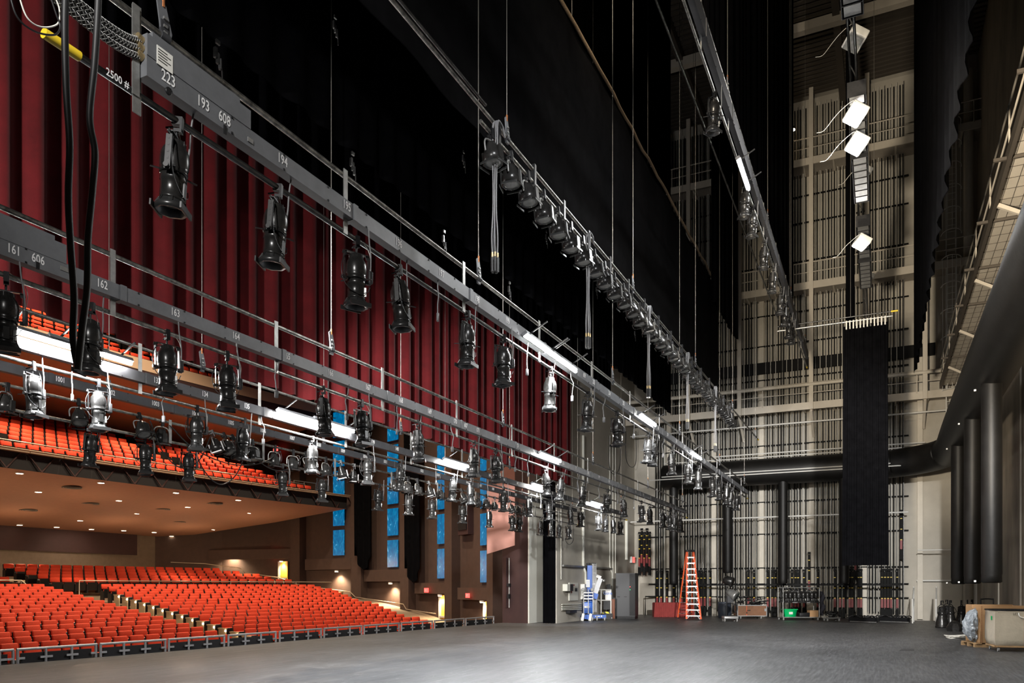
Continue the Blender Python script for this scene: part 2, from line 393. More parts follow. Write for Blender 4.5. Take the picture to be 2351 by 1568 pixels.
# catwalks along the upstage wall
for z, y1, lab in ((11.1, -2.55, 'pale mesh catwalk along the concrete upstage wall'),):
    c = thing('catwalk', lab, 'catwalk', (20, -3.4, z), 'catwalks on the upstage wall')
    MB().bx(-4, GX, WB, y1, z - .04, z).build('deck', 'gallery_paint' if z < 12 else 'concrete', c)
    MB().bx(-4, GX, y1 - .03, y1 + .05, z - .18, z + .1).build('edge_beam', 'grid_steel' if z < 12 else 'gallery_paint', c)
    b = MB()
    for i in range(13): b.bx(-3 + i * 3.3, -2.94 + i * 3.3, WB, y1 + .3, z - .12, z - .05)
    for i in range(7): b.bx(-4, GX, WB + .2 + i * .22, WB + .208 + i * .22, z - .055, z - .042)
    for i in range(80): b.bx(-3 + i * .55, -2.992 + i * .55, WB, y1, z - .055, z - .042)
    b.build('soffit_framing', 'grid_steel', c)['kind'] = 'stuff'
    for h in (.55, 1.07): MB().tube([(-4, y1, z + h), (GX, y1, z + h)], .025, 6).build('handrail', 'gallery_paint', c)
    for i in range(14): MB().tube([(-3 + i * 3.3, y1, z), (-3 + i * 3.3, y1, z + 1.07)], .022, 6).build('rail_post', 'gallery_paint', c)
    for i in range(6):
        x = 12 + i * 5.2; MB().beam((x, y1, z - .1), (x, WB, z - 1.1), .09, .09).build('strut', 'gallery_paint', c)
# caged ladder on far wall
for z0, z1, lab in ((9.6, 16.6, 'caged white ladder below the middle gallery'), (17.0, 23.0, 'caged white ladder below the topmost gallery')):
    c = thing('caged_ladder', lab, 'ladder', (GX + .6, -3.0, z0), 'caged ladders at the far corner')
    for y in (-2.8, -3.2): MB().tube([(GX + .3, y, z0), (GX + .3, y, z1 + 1)], .03, 6).build('stile', 'white_paint', c)
    b = MB()
    for i in range(int((z1 - z0) / .3)): b.tube([(GX + .3, -2.8, z0 + .15 + i * .3), (GX + .3, -3.2, z0 + .15 + i * .3)], .014, 5)
    b.build('rungs', 'white_paint', c)['kind'] = 'stuff'
    for i in range(6):
        z = z0 + 1.2 + i * (z1 - z0 - .8) / 5
        MB().tube([(GX + .3 - .72 * math.sin(a), -3.0 + .42 * math.cos(a), z) for a in [PI * k / 10 for k in range(11)]], .022, 5).build('hoop', 'white_paint', c)
    for a in (.5, 1.1, PI / 2, 2.0, 2.6):
        p = (GX + .3 - .72 * math.sin(a), -3.0 + .42 * math.cos(a)); MB().tube([(*p, z0 + 1.2), (*p, z1 + .4)], .014, 5).build('cage_bar', 'white_paint', c)
# gridiron
g = thing('gridiron', 'dark steel gridiron slats high above the stage', 'gridiron', (20, 4, 26.8))
k = 0
for i in range(90):
    x = 12.2 + i * .34
    MB().bx(x, x + .19, WB + .02, WP - .02, 26.8, 26.95).build('slat', 'grid_steel', g)
b = MB()
for i in range(60): b.bx(-8.5 + i * .34, -8.3 + i * .34, WB, WP, 26.8, 26.95)
b.build('near_slats', 'grid_steel', g)['kind'] = 'stuff'
for y in (-2.4, 1.6, 5.0, 8.4, 11.8): MB().bx(-9, WX, y, y + .3, 26.35, 26.8).build('girder', 'grid_steel', g)
for x in (17, 23.5, 30, 36.5): MB().bx(x, x + .35, WB, WP, 26.1, 26.5).build('cross_beam', 'gallery_paint' if x > 29 else 'grid_steel', g)
# ---- counterweight guide wall
GW = WX - .32
t = thing('counterweight_guide_wall', 'black steel counterweight guide rails covering the far wall', 'rigging', (GW, 5, 0))
yy = []
y = -1.0
while y < 11.6:
    if all(abs(y - (10.75 - 2.5 * i)) > .2 for i in range(6)): yy.append(y)
    y += .137
for y in yy[:88]: MB().bx(GW, GW + .06, y - .026, y + .026, .25, 26.5).build('guide_rail', 'track_black', t)
for z in (1.05, 1.75, 2.6, 4.4, 6.1, 9.1, 12.6, 14.4, 16.0, 18.6, 20.6, 22.0):
    MB().bx(GW + .06, GW + .13, -1.25, 11.9, z - .03, z + .03).build('wall_batten', 'track_black', t)
for z0, z1 in ((12.9, 13.5), ): MB().bx(GW - .1, GW + .02, -2.4, 11.2, z0, z1).build('spreader_plate', 'track_black', t)
MB().bx(GX + .2, GX + .3, -1.0, 9.5, 1.66, 1.74).build('locking_rail', 'track_black', t)
# hand lines and purchase cables
rnd = random.Random(3)
hl = []
for i in range(46):
    y = -1.0 + i * .272 + rnd.uniform(-.05, .05)
    if any(abs(y - (10.75 - 2.5 * q)) < .15 for q in range(6)): y += .25
    hl.append(y)
for i, y in enumerate(hl):
    solo(MB().tube([(GW - .09, y, .35), (GW - .09, y, 26.6)], .017, 6), 'hand_line', 'rope_white' if i % 3 else 'galvanised',
         'pale vertical hand line before the guide rails, %s from the upstage wall' % nth(i + 1), 'rope', 'hand lines on the rigging wall')
# counterweight arbors with red weight stacks
def arbor_proto():
    r = thing('counterweight_arbor', 'x', 'arbor')
    for x in (-.05, .05): MB().bx(-.012, .012, x - .012, x + .012, 0, 2.45).build('rod', 'track_black', r)
    MB().bx(-.1, .02, -.07, .07, 2.4, 2.5).build('head', 'track_black', r)
    MB().bx(-.11, .03, -.05, .05, .55, 1.0).build('weight_stack', 'weight_red', r)
    MB().bx(-.09, .01, -.04, .04, 1.03, 2.35).build('black_weights', 'track_black', r)
    for z in (1.0, 1.52, 2.05): MB().bx(-.112, .03, -.042, .042, z, z + .04).build('spreader', 'yellow', r)
    MB().bx(-.12, .04, -.07, .07, .05, .5).build('foot', 'track_black', r)
    return r
AR = arbor_proto()
aus = [(1510, 0), (1519, 0), (1532, 0), (1548, 0), (1566, 0), (1603, 0), (1611, 0), (1619, 0), (1631, 0), (1719, 0), (1732, 0), (1763, 0), (1774, 0), (1781, 0), (1819, .0), (1827, 0), (1833, 0), (1846, 0), (1858, .9), (1878, 0), (1917, 0), (1929, 0), (1937, 0), (1951, 0), (1957, 0), (1964, 1.9), (1971, 0), (1977, 0), (2025, 0), (2032, 0), (2039, 0), (2046, 0), (2060, 0), (2069, 2.9)]
for i, (u, dz) in enumerate(aus):
    p = on_x(u, 1380, GW - .12); lab = 'black arbor with red weights on the rigging wall, %s from the proscenium wall' % nth(i + 1)
    if i == 0: AR.location = (GW - .14, p.y, dz); AR['label'] = lab; AR['group'] = 'counterweight arbors on the rigging wall'
    else: dup(AR, (GW - .14, p.y, dz), 0, lab)
# raised arbor cluster near the proscenium corner
for i, u in enumerate((1469, 1474, 1480, 1486, 1492)):
    p = on_x(u, 1300, GW - .15); dup(AR, (GW - .16, p.y, 2.2 + (.2 if i % 2 else 0)), 0, 'raised counterweight arbor beside the exit sign corner, %s from the proscenium wall' % nth(i + 1))
# pale sprinkler pipes and conduit on far wall
for i, (z, y0, y1, r) in enumerate(((5.2, -1.2, 12.6, .035), (3.35, -4.0, -1.6, .03), (7.2, -2.6, 11, .03), (9.95, -2.8, 12.6, .04), (8.5, -1.9, 8.0, .03))):
    solo(MB().tube([(GX + .3 if i != 2 else 40.2, y0, z), (GX + .3 if i != 2 else 40.2, y1, z)], r, 8), 'wall_pipe', 'white_paint',
         ['thin white pipe crossing the guide rails above the ladder', 'thin white pipe low on the far corner wall', 'thin white pipe running across the black duct', 'thin white pipe just below the lowest gallery', 'thin white pipe between gallery and black duct'][i], 'pipe', 'white pipes on the far wall')
solo(MB().tube([(WX - .2, -1.6, 1.9), (WX - .2, -3.6, 1.9)], .05, 8), 'wall_rail', 'white_paint', 'white horizontal rail on the far wall above the stairwell', 'rail')
for i, (x, z0) in enumerate(((23.5, 0.3), (30.2, .3), (35.5, .3))):
    solo(MB().tube([(x, WB + .05, z0), (x, WB + .05, 10.9)], .035, 8), 'conduit', 'cream_paint', 'vertical pale conduit on the concrete upstage wall, %s from the bin' % nth(i + 1), 'conduit', 'conduits on the concrete wall')
# conduits, boxes on the proscenium wall (stage face)
for i, (pts, r) in enumerate((
        ([(1339, 1000), (1339, 1300), (1345, 1315), (1345, 1402)], .06), ([(1400, 1000), (1400, 1300), (1405, 1316), (1405, 1345)], .03), ([(1407, 1000), (1407, 1400)], .025),
        ([(1413, 1000), (1413, 1316)], .025), ([(1438, 1195), (1438, 1285)], .09), ([(1288, 1100), (1288, 1330)], .02))):
    solo(MB().tube([on_y(u, v, WP - .05) for u, v in pts], r, 8), 'conduit', 'wall_cream_bright', 'cream conduit on the proscenium wall above the blue lift, %s from the pale jamb' % nth(i + 1), 'conduit', 'conduits on the proscenium wall')
for i, v in enumerate((1388, 1392.5, 1396.5, 1400)):
    solo(MB().tube([on_y(1290, v, WP - .05), on_y(1335, v - 1, WP - .05)], .025, 6), 'conduit', 'wall_cream_bright', 'low horizontal cream conduit beside the blue lift, %s from the top' % nth(i + 1), 'conduit', 'low horizontal conduits')
a, b_ = on_y(1292, 1309, WP - .06), on_y(1404, 1316, WP - .06); solo(MB().bx(a.x, b_.x, WP - .12, WP, 2.5, 2.58), 'cable_tray', 'galvanised', 'thin grey cable tray on the proscenium wall behind the lift', 'cable tray')
a, b_ = on_y(1292, 1357, WP), on_y(1305, 1341, WP); e = thing('disconnect_box', 'black and cream electrical disconnect box on the proscenium wall', 'electrical box', (a.x, WP, a.z))
MB().bx(a.x, (a.x + b_.x) / 2, WP - .22, WP, a.z, b_.z).build('housing', 'wall_cream_bright', e); MB().bx((a.x + b_.x) / 2, b_.x, WP - .24, WP, a.z, b_.z).build('switch_cover', 'black_paint', e)
a, b_ = on_y(1305, 1379, WP), on_y(1325, 1338, WP); e = thing('fire_cabinet', 'flush cream electrical panel with red marking behind the blue lift', 'panel', (a.x, WP, a.z))
MB().bx(a.x, b_.x, WP - .05, WP, a.z, b_.z).build('door_panel', 'wall_cream_bright', e); k_ = (b_.x - a.x) / 20; MB().bx(a.x + k_ * 12.5, a.x + k_ * 17.5, WP - .07, WP - .04, a.z + .42, a.z + .57).build('latch', 'black_paint', e)
MB().bx(a.x + k_ * 3.6, a.x + k_ * 5.8, WP - .06, WP - .04, a.z + .34, a.z + .45).build('red_sticker', 'weight_red', e)
for c_, d_ in ((6.2, 7.8), (9, 11.8)): MB().bx(a.x + k_ * c_, a.x + k_ * d_, WP - .056, WP - .045, a.z + .68, a.z + .74).build('red_marking', 'weight_red', e)
a, b_ = on_y(1333, 1376, WP), on_y(1340, 1341, WP); solo(MB().bx(a.x, b_.x, WP - .2, WP, a.z, b_.z), 'junction_box', 'white_paint', 'tall white electrical box behind the blue lift mast', 'electrical box')
a, b_ = on_y(1299, 1408, WP), on_y(1315, 1400, WP); solo(MB().bx(a.x, b_.x, WP - .2, WP, a.z, b_.z), 'power_strip', 'black_paint', 'black outlet box low on the wall near the pale jamb', 'outlet box')
# exit sign by the corner
p = on_x(1449, 1304, WX - .15)
e = thing('exit_sign', 'small red lit exit sign near the rigging corner', 'exit sign', (43.2, 12.6, 3.2)); MB().bx(42.5, 43.0, WP - .16, WP - .02, 2.95, 3.3).build('housing', 'exit_white', e)
MB().bx(42.62, 42.98, WP - .18, WP - .15, 2.98, 3.27).build('face', 'exit_red', e)
text('EXIT', .2, 'exit_white', e, (42.8, WP - .185, 3.12), name='lettering')
# ================= lighting battens and everything hung over the stage
XE = 32.2
LIFTX = (4.15, 9.2, 14.95, 20.7, 26.4, 31.6)
def electric(key, Y, zt, zl, zr, x0, label, nums, face, rmat='raceway_grey', straps=True, extra=(), tall=None, rw=.15):
    t = thing('lighting_batten', label, 'lighting batten', ((x0 + XE) / 2, Y, zl), 'lighting battens over the stage')
    MB().tube([(x0 - .7, Y, zt), (XE, Y, zt)], .025, 10).build('upper_pipe', 'pipe_worn' if key != 'b2x' else 'pipe_steel', t)
    MB().tube([(x0 - .5, Y, zl), (XE, Y, zl)], .025, 10).build('lower_pipe', 'pipe_steel' if key in ('b3',) else 'pipe_worn', t)
    yf = Y - .09
    b = MB(); xs = [x0 + .0]
    while xs[-1] < XE - .3: xs.append(min(XE - .25, xs[-1] + 2.44))
    for a, c in zip(xs, xs[1:]): b.bx(a, c - .008, yf, yf + .1, zr, zr + rw)
    RW = b.build('raceway', rmat, t)
    b = MB()
    for i in range(int((XE - x0) / .61)):
        for z in (zr + .012, zr + rw - .012): b.box((x0 + .2 + i * .61, yf - .002, z), (.016, .012, .016))
    b.build('cover_screws', 'black_paint', RW)['kind'] = 'stuff'
    for i, a in enumerate(xs[1:-1:1]):
        MB().bx(a - .02, a + .05, yf - .012, yf + .112, zr - .006, zr + rw + .006).build('joint_cover', 'raceway_grey' if rmat == 'raceway_grey' else rmat, t)
    if straps:
        for a in [x0 + .02] + [x for x in xs[1:-1]]:
            MB().bx(a - .09, a - .03, Y - .03, Y - .02, zl - .03, zt + .05).build('hanger_strap', 'galvanised', t)
    MB().tube([(XE, Y, zl), (XE + .22, Y, zl)], .029, 8).build('end_cap', 'yellow', t)
    for body, x in nums: text(body, .118 * rw / .15, 'marking_white', RW, (x, yf - .004, zr + rw * .55))
    return t
def numbers(first, x_first, n, skip=()):
    return [(str(first + i), x_first + .914 * i) for i in range(n)]
# third electric (outlets 193 on)
Y3, Y2, Y1, Y0 = 4.85, 7.29, 9.88, 12.07
xn = lambda u, Y: on_y(u, 900, Y).x
x3 = xn(648, Y3 - .09); n3 = [('193', xn(466, Y3 - .09)), ('608', xn(515, Y3 - .09)), ('223', xn(386, Y3 - .09))] + numbers(194, x3, 9) + [('609', x3 + .914 * 8.45)] + numbers(203, x3 + .914 * 9, 16)
E3 = electric('b3', Y3, 5.71, 5.15, 5.27, 3.93, 'black pipe lighting batten whose grey raceway is numbered 193 onward', n3, 0)
# tall terminal box on its near end
yb = Y3 - .09
MB().bx(3.93, on_y(575, 300, yb).x, yb - .005, yb + .1, 5.42, 5.575).build('terminal_box', 'raceway_grey', E3)
a = on_y(551, 300, yb).x
MB().bx(3.98, a, yb + .0, yb + .1, 5.575, 5.615).build('terminal_box_lid', 'raceway_grey', E3)
p = on_y(377, 140, yb); MB().bx(p.x - .07, p.x + .07, yb - .009, yb - .004, p.z - .06, p.z + .075).build('rating_label', 'paper', E3)
b = MB()
for i in range(5): b.bx(p.x - .06, p.x + (.05 if i % 2 else .02), yb - .0105, yb - .0085, p.z + .05 - i * .02, p.z + .056 - i * .02)
b.build('label_print', 'marking_black', E3)
p = on_y(386, 210, yb); MB().lathe([(.028, 0), (.028, .012), (.02, .012)], 14).xf(Matrix.Translation((p.x, yb, p.z)) @ Matrix.Rotation(PI / 2, 4, 'X')).build('twist_socket', 'black_paint', E3)
p = on_y(516, 298, yb); MB().bx(p.x - .014, p.x + .014, yb - .008, yb, p.z - .035, p.z + .035).build('data_port', 'black_paint', E3)
p = on_y(574, 323, yb); MB().bx(p.x - .03, p.x + .03, yb - .008, yb, p.z - .018, p.z + .018).build('latch_plate', 'galvanised', E3)
# yellow cap and stencil on near end of lower pipe
MB().tube([(on_y(100, 100, Y3).x, Y3, 5.15), (on_y(182, 150, Y3).x, Y3, 5.15)], .033, 12).build('end_cap', 'yellow', E3)
text('2500 #', .075, 'marking_white', E3, (on_y(264, 208, Y3).x, Y3 - .0275, 5.152), sx=.85)
MB().bx(on_y(301, 100, Y3).x, on_y(320, 100, Y3).x, Y3 - .02, Y3 - .01, 5.0, 5.78).build('end_strap', 'galvanised', E3)
# three braided cable grips entering the box
G3 = Vector((3.93, yb + .05, 5.5))
for i, (zz, u1, v1) in enumerate(((5.53, 172, 0), (5.47, 150, 0), (5.41, 128, 0))):
    e = on_y(u1, v1, yb + .05 + .02 * i)
    t = thing('feed_cable', 'braided grip feed cable entering the grey terminal box, %s from the top' % nth(i + 1), 'cable', (3.9, yb + .05, zz), 'feed cables with wire grips')
    S_ = Vector((3.93, yb + .05, zz)); E_ = Vector(e); dv = E_ - S_; pts = catmull([S_, S_ + dv * .25 + Vector((0, 0, -.035)), S_ + dv * .6 + Vector((0, 0, -.03)), E_, E_ + dv * .5], 10)
    MB().tube(pts, .02, 8).build('cable_core', 'cable_black', t)
    b = MB()
    for s in (1, -1):
        for q in range(4):
            hp = []
            for k in range(0, len(pts) * 3 - 3):
                f = k / 3; j = int(f); P = pts[j].lerp(pts[min(j + 1, len(pts) - 1)], f - j); a = s * f * 1.1 + q * PI / 2
                d = (pts[min(j + 1, len(pts) - 1)] - pts[max(0, j - 1)]).normalized(); n = d.cross(Vector((0, 1, 0))).normalized(); m = d.cross(n)
                hp.append(P + n * math.cos(a) * .023 + m * math.sin(a) * .023)
            b.tube(hp, .0022, 4)
    b.build('wire_grip', 'galvanised', t)['kind'] = 'stuff'
    MB().tube([(3.93, yb + .05, zz), (3.885, yb + .05, zz + .008)], .032, 12).build('gland', 'brass', t)
# second electric (161 on)
x2 = xn(234, Y2 - .09)
n2 = [('161', xn(31, Y2 - .09)), ('606', xn(87, Y2 - .09))] + numbers(162, x2, 9) + [('607', x2 + .914 * 8.45)] + numbers(171, x2 + .914 * 9, 19)
E2 = electric('b2', Y2, 5.08, 4.47, 4.61, 3.2, 'pipe lighting batten whose grey raceway is numbered 161 onward', n2, 0)
yb = Y2 - .09
MB().bx(3.2, on_y(152, 700, yb).x, yb - .005, yb + .1, 4.755, 4.94).build('terminal_box', 'raceway_grey', E2)
MB().bx(3.2, on_y(126, 700, yb).x, yb, yb + .1, 4.94, 4.985).build('terminal_box_lid', 'raceway_grey', E2)
p = on_y(147, 618, yb); MB().bx(p.x - .04, p.x + .04, yb - .008, yb, p.z - .02, p.z + .02).build('latch_plate', 'galvanised', E2)
p = on_y(86, 610, yb); MB().bx(p.x - .014, p.x + .014, yb - .008, yb, p.z - .035, p.z + .035).build('data_port', 'black_paint', E2)
# first electric (131 on)
x1 = xn(85.5, Y1 - .09)
E1 = electric('b1', Y1, 5.13, 4.47, 4.6, 3.2, 'pipe lighting batten whose dark raceway is numbered 131 onward', numbers(131, x1, 29), 0, 'raceway_dark')
# house-side batten (1001 on)
x0n = xn(137.8, Y0 - .09)
E0 = electric('b0', Y0, 4.68, 4.32, 4.86, 3.2, 'double pipe batten nearest the curtain, raceway numbered 1001 onward', numbers(1001, x0n, 27), 0, 'raceway_dark', straps=True)
# upper electric upstage of the parcans
E4 = electric('b4', 2.6, 10.9, 10.15, 10.35, 5.2, 'high dark lighting batten above the middle of the stage with one lit work bar', [], 0, 'raceway_dark', rw=.28)

# ---- ellipsoidal spotlight prototype: origin on the pipe axis, hanging down
def spot_proto():
    r = thing('ellipsoidal_spotlight', 'x', 'stage light')
    MB().box((0, 0, 0), (.045, .075, .06)).bx(-.022, .022, -.04, -.025, -.09, .03).bx(-.02, .02, -.04, .02, -.085, -.06).tube([(0, 0, -.06), (0, 0, -.14)], .011, 8).tube([(0, .03, -.045), (0, .085, -.055)], .008, 6).build('clamp', 'black_paint', r)
    b = MB()
    for s in (-1, 1):
        b.bx(s * .135 - .004, s * .135 + .004, -.022, .022, -.43, -.17)
        b.tube([(s * .11, 0, -.41), (s * .165, 0, -.41)], .02, 8)
    b.bx(-.13, .13, -.022, .022, -.144, -.136)
    for s in (-1, 1): b.beam((s * .128, 0, -.139), (s * .137, 0, -.175), .044, .008, (0, 1, 0))
    for s in (-1, 1):
        for k in range(4): b.box((s * .1395, 0, -.2 - .05 * k), (.003, .014, .014))
    b.build('yoke', 'gel_frame', r)
    RH = MB().lathe([(.0, -.15), (.055, -.152), (.07, -.165), (.074, -.2), (.092, -.225), (.104, -.26), (.108, -.31), (.105, -.36), (.097, -.385), (.103, -.39), (.103, -.41), (.095, -.415), (.0, -.42)], 20).build('reflector_housing', 'fixture_black', r)
    b = MB()
    for k in range(10):
        a = 2 * PI * k / 10; b.box((.062 * math.cos(a), .062 * math.sin(a), -.185), (.022, .006, .05), a)
    b.build('fin_ring', 'fixture_fin', RH)
    LB = MB().lathe([(.07, -.41), (.095, -.42), (.097, -.465), (.09, -.472), (.09, -.59), (.094, -.595), (.094, -.61), (.07, -.615)], 10).build('lens_barrel', 'fixture_black', r)
    MB().box((.0, -.09, -.53), (.05, .014, .11)).build('barrel_rib', 'fixture_fin', LB); MB().box((.066, -.066, -.54), (.014, .03, .09), .8).build('barrel_rib', 'galvanised', LB)
    b = MB()
    b.lathe([(.078, -.59), (.112, -.645), (.127, -.655), (.127, -.692), (.1, -.692), (.078, -.62)], 8).xf(Matrix.Rotation(PI / 8, 4, 'Z'))
    b.bx(-.115, .115, -.118, -.105, -.7, -.655).bx(-.115, .115, .105, .118, -.7, -.655)
    for k in range(8):
        a = 2 * PI * (k + .5) / 8; b.box((.098 * math.cos(a), .098 * math.sin(a), -.628), (.02, .006, .055), a, 0, -.5)
    b.build('gel_frame_holder', 'gel_frame', r)
    MB().lathe([(0, -.612), (.074, -.622), (.076, -.634)], 14).build('lens', 'lens_glass', LB)
    b = MB()
    for a, l in ((.35, .1), (2.2, .085), (3.5, .11), (5.3, .09)): b.box(((.085 + l / 2) * math.cos(a), (.085 + l / 2) * math.sin(a), -.4 - .02 * (a > 3)), (l, .022, .005), a, 0, .12)
    b.build('shutter_set', 'black_paint', RH)
    MB().tube(catmull([(.03, .02, .03), (.13, .03, -.03), (.17, .02, -.12), (.16, .0, -.24), (.135, -.02, -.32)], 6), .0035, 5).build('safety_cable', 'steel_cable', r)
    MB().tube(catmull([(-.05, 0, -.165), (-.14, -.03, -.2), (-.19, -.05, -.33), (-.16, -.06, -.48), (-.05, -.085, -.57), (.07, -.09, -.55), (.12, -.07, -.48)], 6), .0045, 5).build('power_lead', 'cable_black', r)
    MB().rbox((.045, .03, .13), .008, 2, (.15, -.03, -.36)).build('connector', 'rubber', r)
    MB().tube(catmull([(.1, -.075, .13), (.115, -.06, 0), (.14, -.05, -.15), (.15, -.03, -.3)], 6), .0075, 6).build('supply_tail', 'cable_grey', r)
    return r
SP = spot_proto(); SP.location = (0, 0, 100); remember(SP)
rnd = random.Random(11)
def put(proto, loc, rz, label, group, rx=0., skip=()):
    if proto.location.z > 90:
        proto.location = loc; proto.rotation_euler = (rx, 0, rz); proto['label'] = label; proto['group'] = group; return proto
    return dup(proto, loc, rz, label, group, rx, skip)
B3U = [408, 638, 818, 915, 1073, 1155, 1264, 1350, 1416, 1489, 1503, 1541, 1579, 1604, 1635, 1649, 1667, 1680, 1693]
B2U = [14, 208, 383, 521, 740, 829, 957, 1088, 1138, 1252, 1290, 1340, 1395, 1430, 1472, 1491, 1521, 1537, 1550, 1561]
B1U = [73, 225, 452, 560, 717, 844, 920, 1041, 1079, 1156, 1214, 1259, 1308, 1333, 1373, 1391, 1407, 1424]
B0U = [211, 333, 433, 649, 740, 870, 938, 992, 1062, 1123, 1175, 1193, 1242, 1264, 1284, 1304]
for us, Y, z, nm in ((B3U, Y3, 5.15, 'nearest grey batten'), (B2U, Y2, 4.47, 'second grey batten'), (B1U, Y1, 4.47, 'dark batten with bright work bars'), (B0U, Y0, 4.32, 'double pipe nearest the curtain')):
    for i, u in enumerate(us):
        x = xn(u, Y)
        put(SP, (x, Y, z), rnd.choice((-.5, -.35, .15, .4, .2)) + rnd.uniform(-.15, .15), 'black ellipsoidal spotlight hanging %s along the %s' % (nth(i + 1), nm), 'spotlights on the ' + nm, rnd.uniform(-.08, .1))
for i, (u, v) in enumerate(((1640, 240), (1712, 470), (1728, 500), (1755, 590), (1775, 640), (1793, 680), (1803, 700), (1813, 730), (1818, 745))):
    put(SP, (xn(u, 2.6), 2.6, 10.15), rnd.uniform(-.5, .5), 'ellipsoidal spotlight on the high dark batten, %s from the camera end' % nth(i + 1), 'spotlights on the high batten', .05)
# ---- spare outlet tails with plugs
def tail_proto():
    r = thing('outlet_tail', 'x', 'cable')
    MB().tube(catmull([(0, 0, 0), (.01, 0, -.1), (.05, .01, -.2), (.04, 0, -.3), (.03, 0, -.4)], 5), .008, 6).build('tail_cord', 'cable_grey', r)
    MB().rbox((.05, .03, .1), .008, 1, (.03, 0, -.45)).build('plug', 'cable_grey', r)
    return r
TL = tail_proto(); TL.location = (0, 0, 100); remember(TL)
for us, Y, z, nm in (((1005, 1212, 1310, 1390, 1452, 1500, 1525), Y3, 5.27, 'nearest grey raceway'), ((640, 800, 911, 1035, 1180, 1215, 1330, 1378, 1416, 1458), Y2, 4.61, 'second grey raceway'), ((165, 380, 600, 1000, 1120, 1240, 1340), Y1, 4.6, 'dark raceway behind it')):
    for i, u in enumerate(us):
        put(TL, (xn(u, Y - .05), Y - .05, z), rnd.uniform(0, 6), 'grey plug tail hanging below the %s, %s from its near end' % (nm, nth(i + 1)), 'plug tails')
# ---- parcan batten
YP = 4.43
t = thing('lighting_batten', 'double pipe batten lined with parcans in front of the black borders', 'lighting batten', (19, YP, 7.3), 'lighting battens over the stage')
MB().tube([(4.2, YP, 7.48), (XE, YP, 7.48)], .025, 10).build('upper_pipe', 'pipe_worn', t)
MB().tube([(4.2, YP - .1, 7.44), (8.4, YP - .1, 7.44)], .018, 8).build('short_pipe', 'pipe_steel', t)
MB().tube([(8.45, YP, 7.3), (26.6, YP, 7.3)], .025, 10).build('lower_pipe', 'pipe_worn', t)
for i in range(16): MB().bx(8.9 + i * 1.13, 8.96 + i * 1.13, YP - .035, YP + .035, 7.26, 7.55).build('swivel_clamp', 'black_paint', t)
MB().tube([(XE, YP, 7.48), (XE + .2, YP, 7.48)], .029, 8).build('end_cap', 'yellow', t)
def par_proto():
    r = thing('parcan', 'x', 'stage light')
    MB().box((0, 0, 0), (.04, .07, .06)).bx(-.02, .02, -.04, -.025, -.08, .03).tube([(0, 0, -.03), (0, 0, -.1)], .01, 8).build('clamp', 'black_paint', r)
    MB().tube(catmull([(-.115, 0, -.24), (-.112, 0, -.14), (-.06, 0, -.095), (.06, 0, -.095), (.112, 0, -.14), (.115, 0, -.24)], 5), .009, 6).build('yoke', 'galvanised', r)
    MB().lathe([(0, -.115), (.05, -.118), (.06, -.15), (.085, -.2), (.1, -.25), (.1, -.33), (.093, -.33), (.05, -.29), (0, -.285)], 18).build('can', 'fixture_black', r)
    CN = [o for o in COL.objects if o.parent == r and o.name.startswith('can')][0]
    MB().lathe([(0, -.322), (.06, -.326), (.094, -.322), (.094, -.31)], 18).build('lens', 'lens_glass', CN)
    for q in (-.1, .1): MB().box((0, q, -.25), (.07, .02, .13)).build('rib', 'fixture_fin', CN)
    b = MB()
    for a in (0, PI / 2, PI, 3 * PI / 2): b.box((.115 * math.cos(a), .115 * math.sin(a), -.345), (.008, .16, .02), a)
    b.build('gel_frame', 'gel_frame', CN)
    MB().tube(catmull([(.04, .04, -.13), (.15, .05, -.06), (.17, .03, -.22), (.12, .09, -.3)], 5), .005, 5).build('power_lead', 'cable_black', r)
    return r
PR = par_proto(); PR.scale = (1.25, 1.25, 1.25); PR.location = (0, 0, 100); remember(PR)
for k in range(33):
    x = 8.72 + .55 * k
    if x > 26.4: break
    put(PR, (x, YP, 7.3), rnd.uniform(-.25, .25), 'black parcan under the high double pipe, %s from the camera end' % nth(k + 1), 'parcans on the high double pipe', -.12 + rnd.uniform(-.06, .06))
# parcans on the house-side batten
PU = [14, 180, 318, 372, 485, 512, 532, 578, 630, 672, 700, 746, 780, 812, 903, 936, 957, 983, 1011, 1058, 1097, 1115, 1135, 1170, 1186, 1201]
for i, u in enumerate(PU):
    put(PR, (xn(u, Y0), Y0, 4.68), rnd.uniform(-.6, .6), 'black parcan on the upper pipe nearest the curtain, %s from the camera end' % nth(i + 1), 'parcans nearest the curtain', rnd.uniform(-.5, .1))
# feeder bundles dropping from the parcan pipe
def bundle_proto():
    r = thing('feeder_bundle', 'x', 'cable bundle')
    for k in range(5):
        a = k * 1.25; ox, oy = .035 * math.cos(a), .035 * math.sin(a)
        MB().tube(catmull([(.3, 0, -.02), (.2, ox * .3, .08), (.03, oy, .04), (ox * .6, oy, -.25), (ox, oy * .5, -1.0), (ox * 1.6, oy, -1.4), (ox * 1.2, oy, -1.62)], 5), .0085, 6).build('feeder_cord', 'cable_grey', r)
        MB().tube([(ox * 1.2, oy, -1.62), (ox * 1.2, oy, -1.68)], .013, 6).build('brass_ring', 'brass', r)
        MB().tube([(ox * 1.2, oy, -1.68), (ox * 1.1, oy, -1.86)], .018, 6).build('connector', 'rubber', r)
    return r
BD = bundle_proto(); BD.location = (0, 0, 100); remember(BD)
for i, (u, v) in enumerate(((1136, 300), (1350, 560), (1489, 720), (1578, 810), (1642, 880))):
    put(BD, (xn(u, YP - .06), YP - .06, 7.4) if v else (xn(u, Y0), Y0 - .06, 4.72), 0, 'bundle of grey feeder cords dangling from the parcan pipe, %s from the camera end' % nth(i + 1) if v else 'bundle of feeder cords dangling from the double pipe nearest the curtain, %s of three' % nth(i - 4), 'feeder cord bundles')
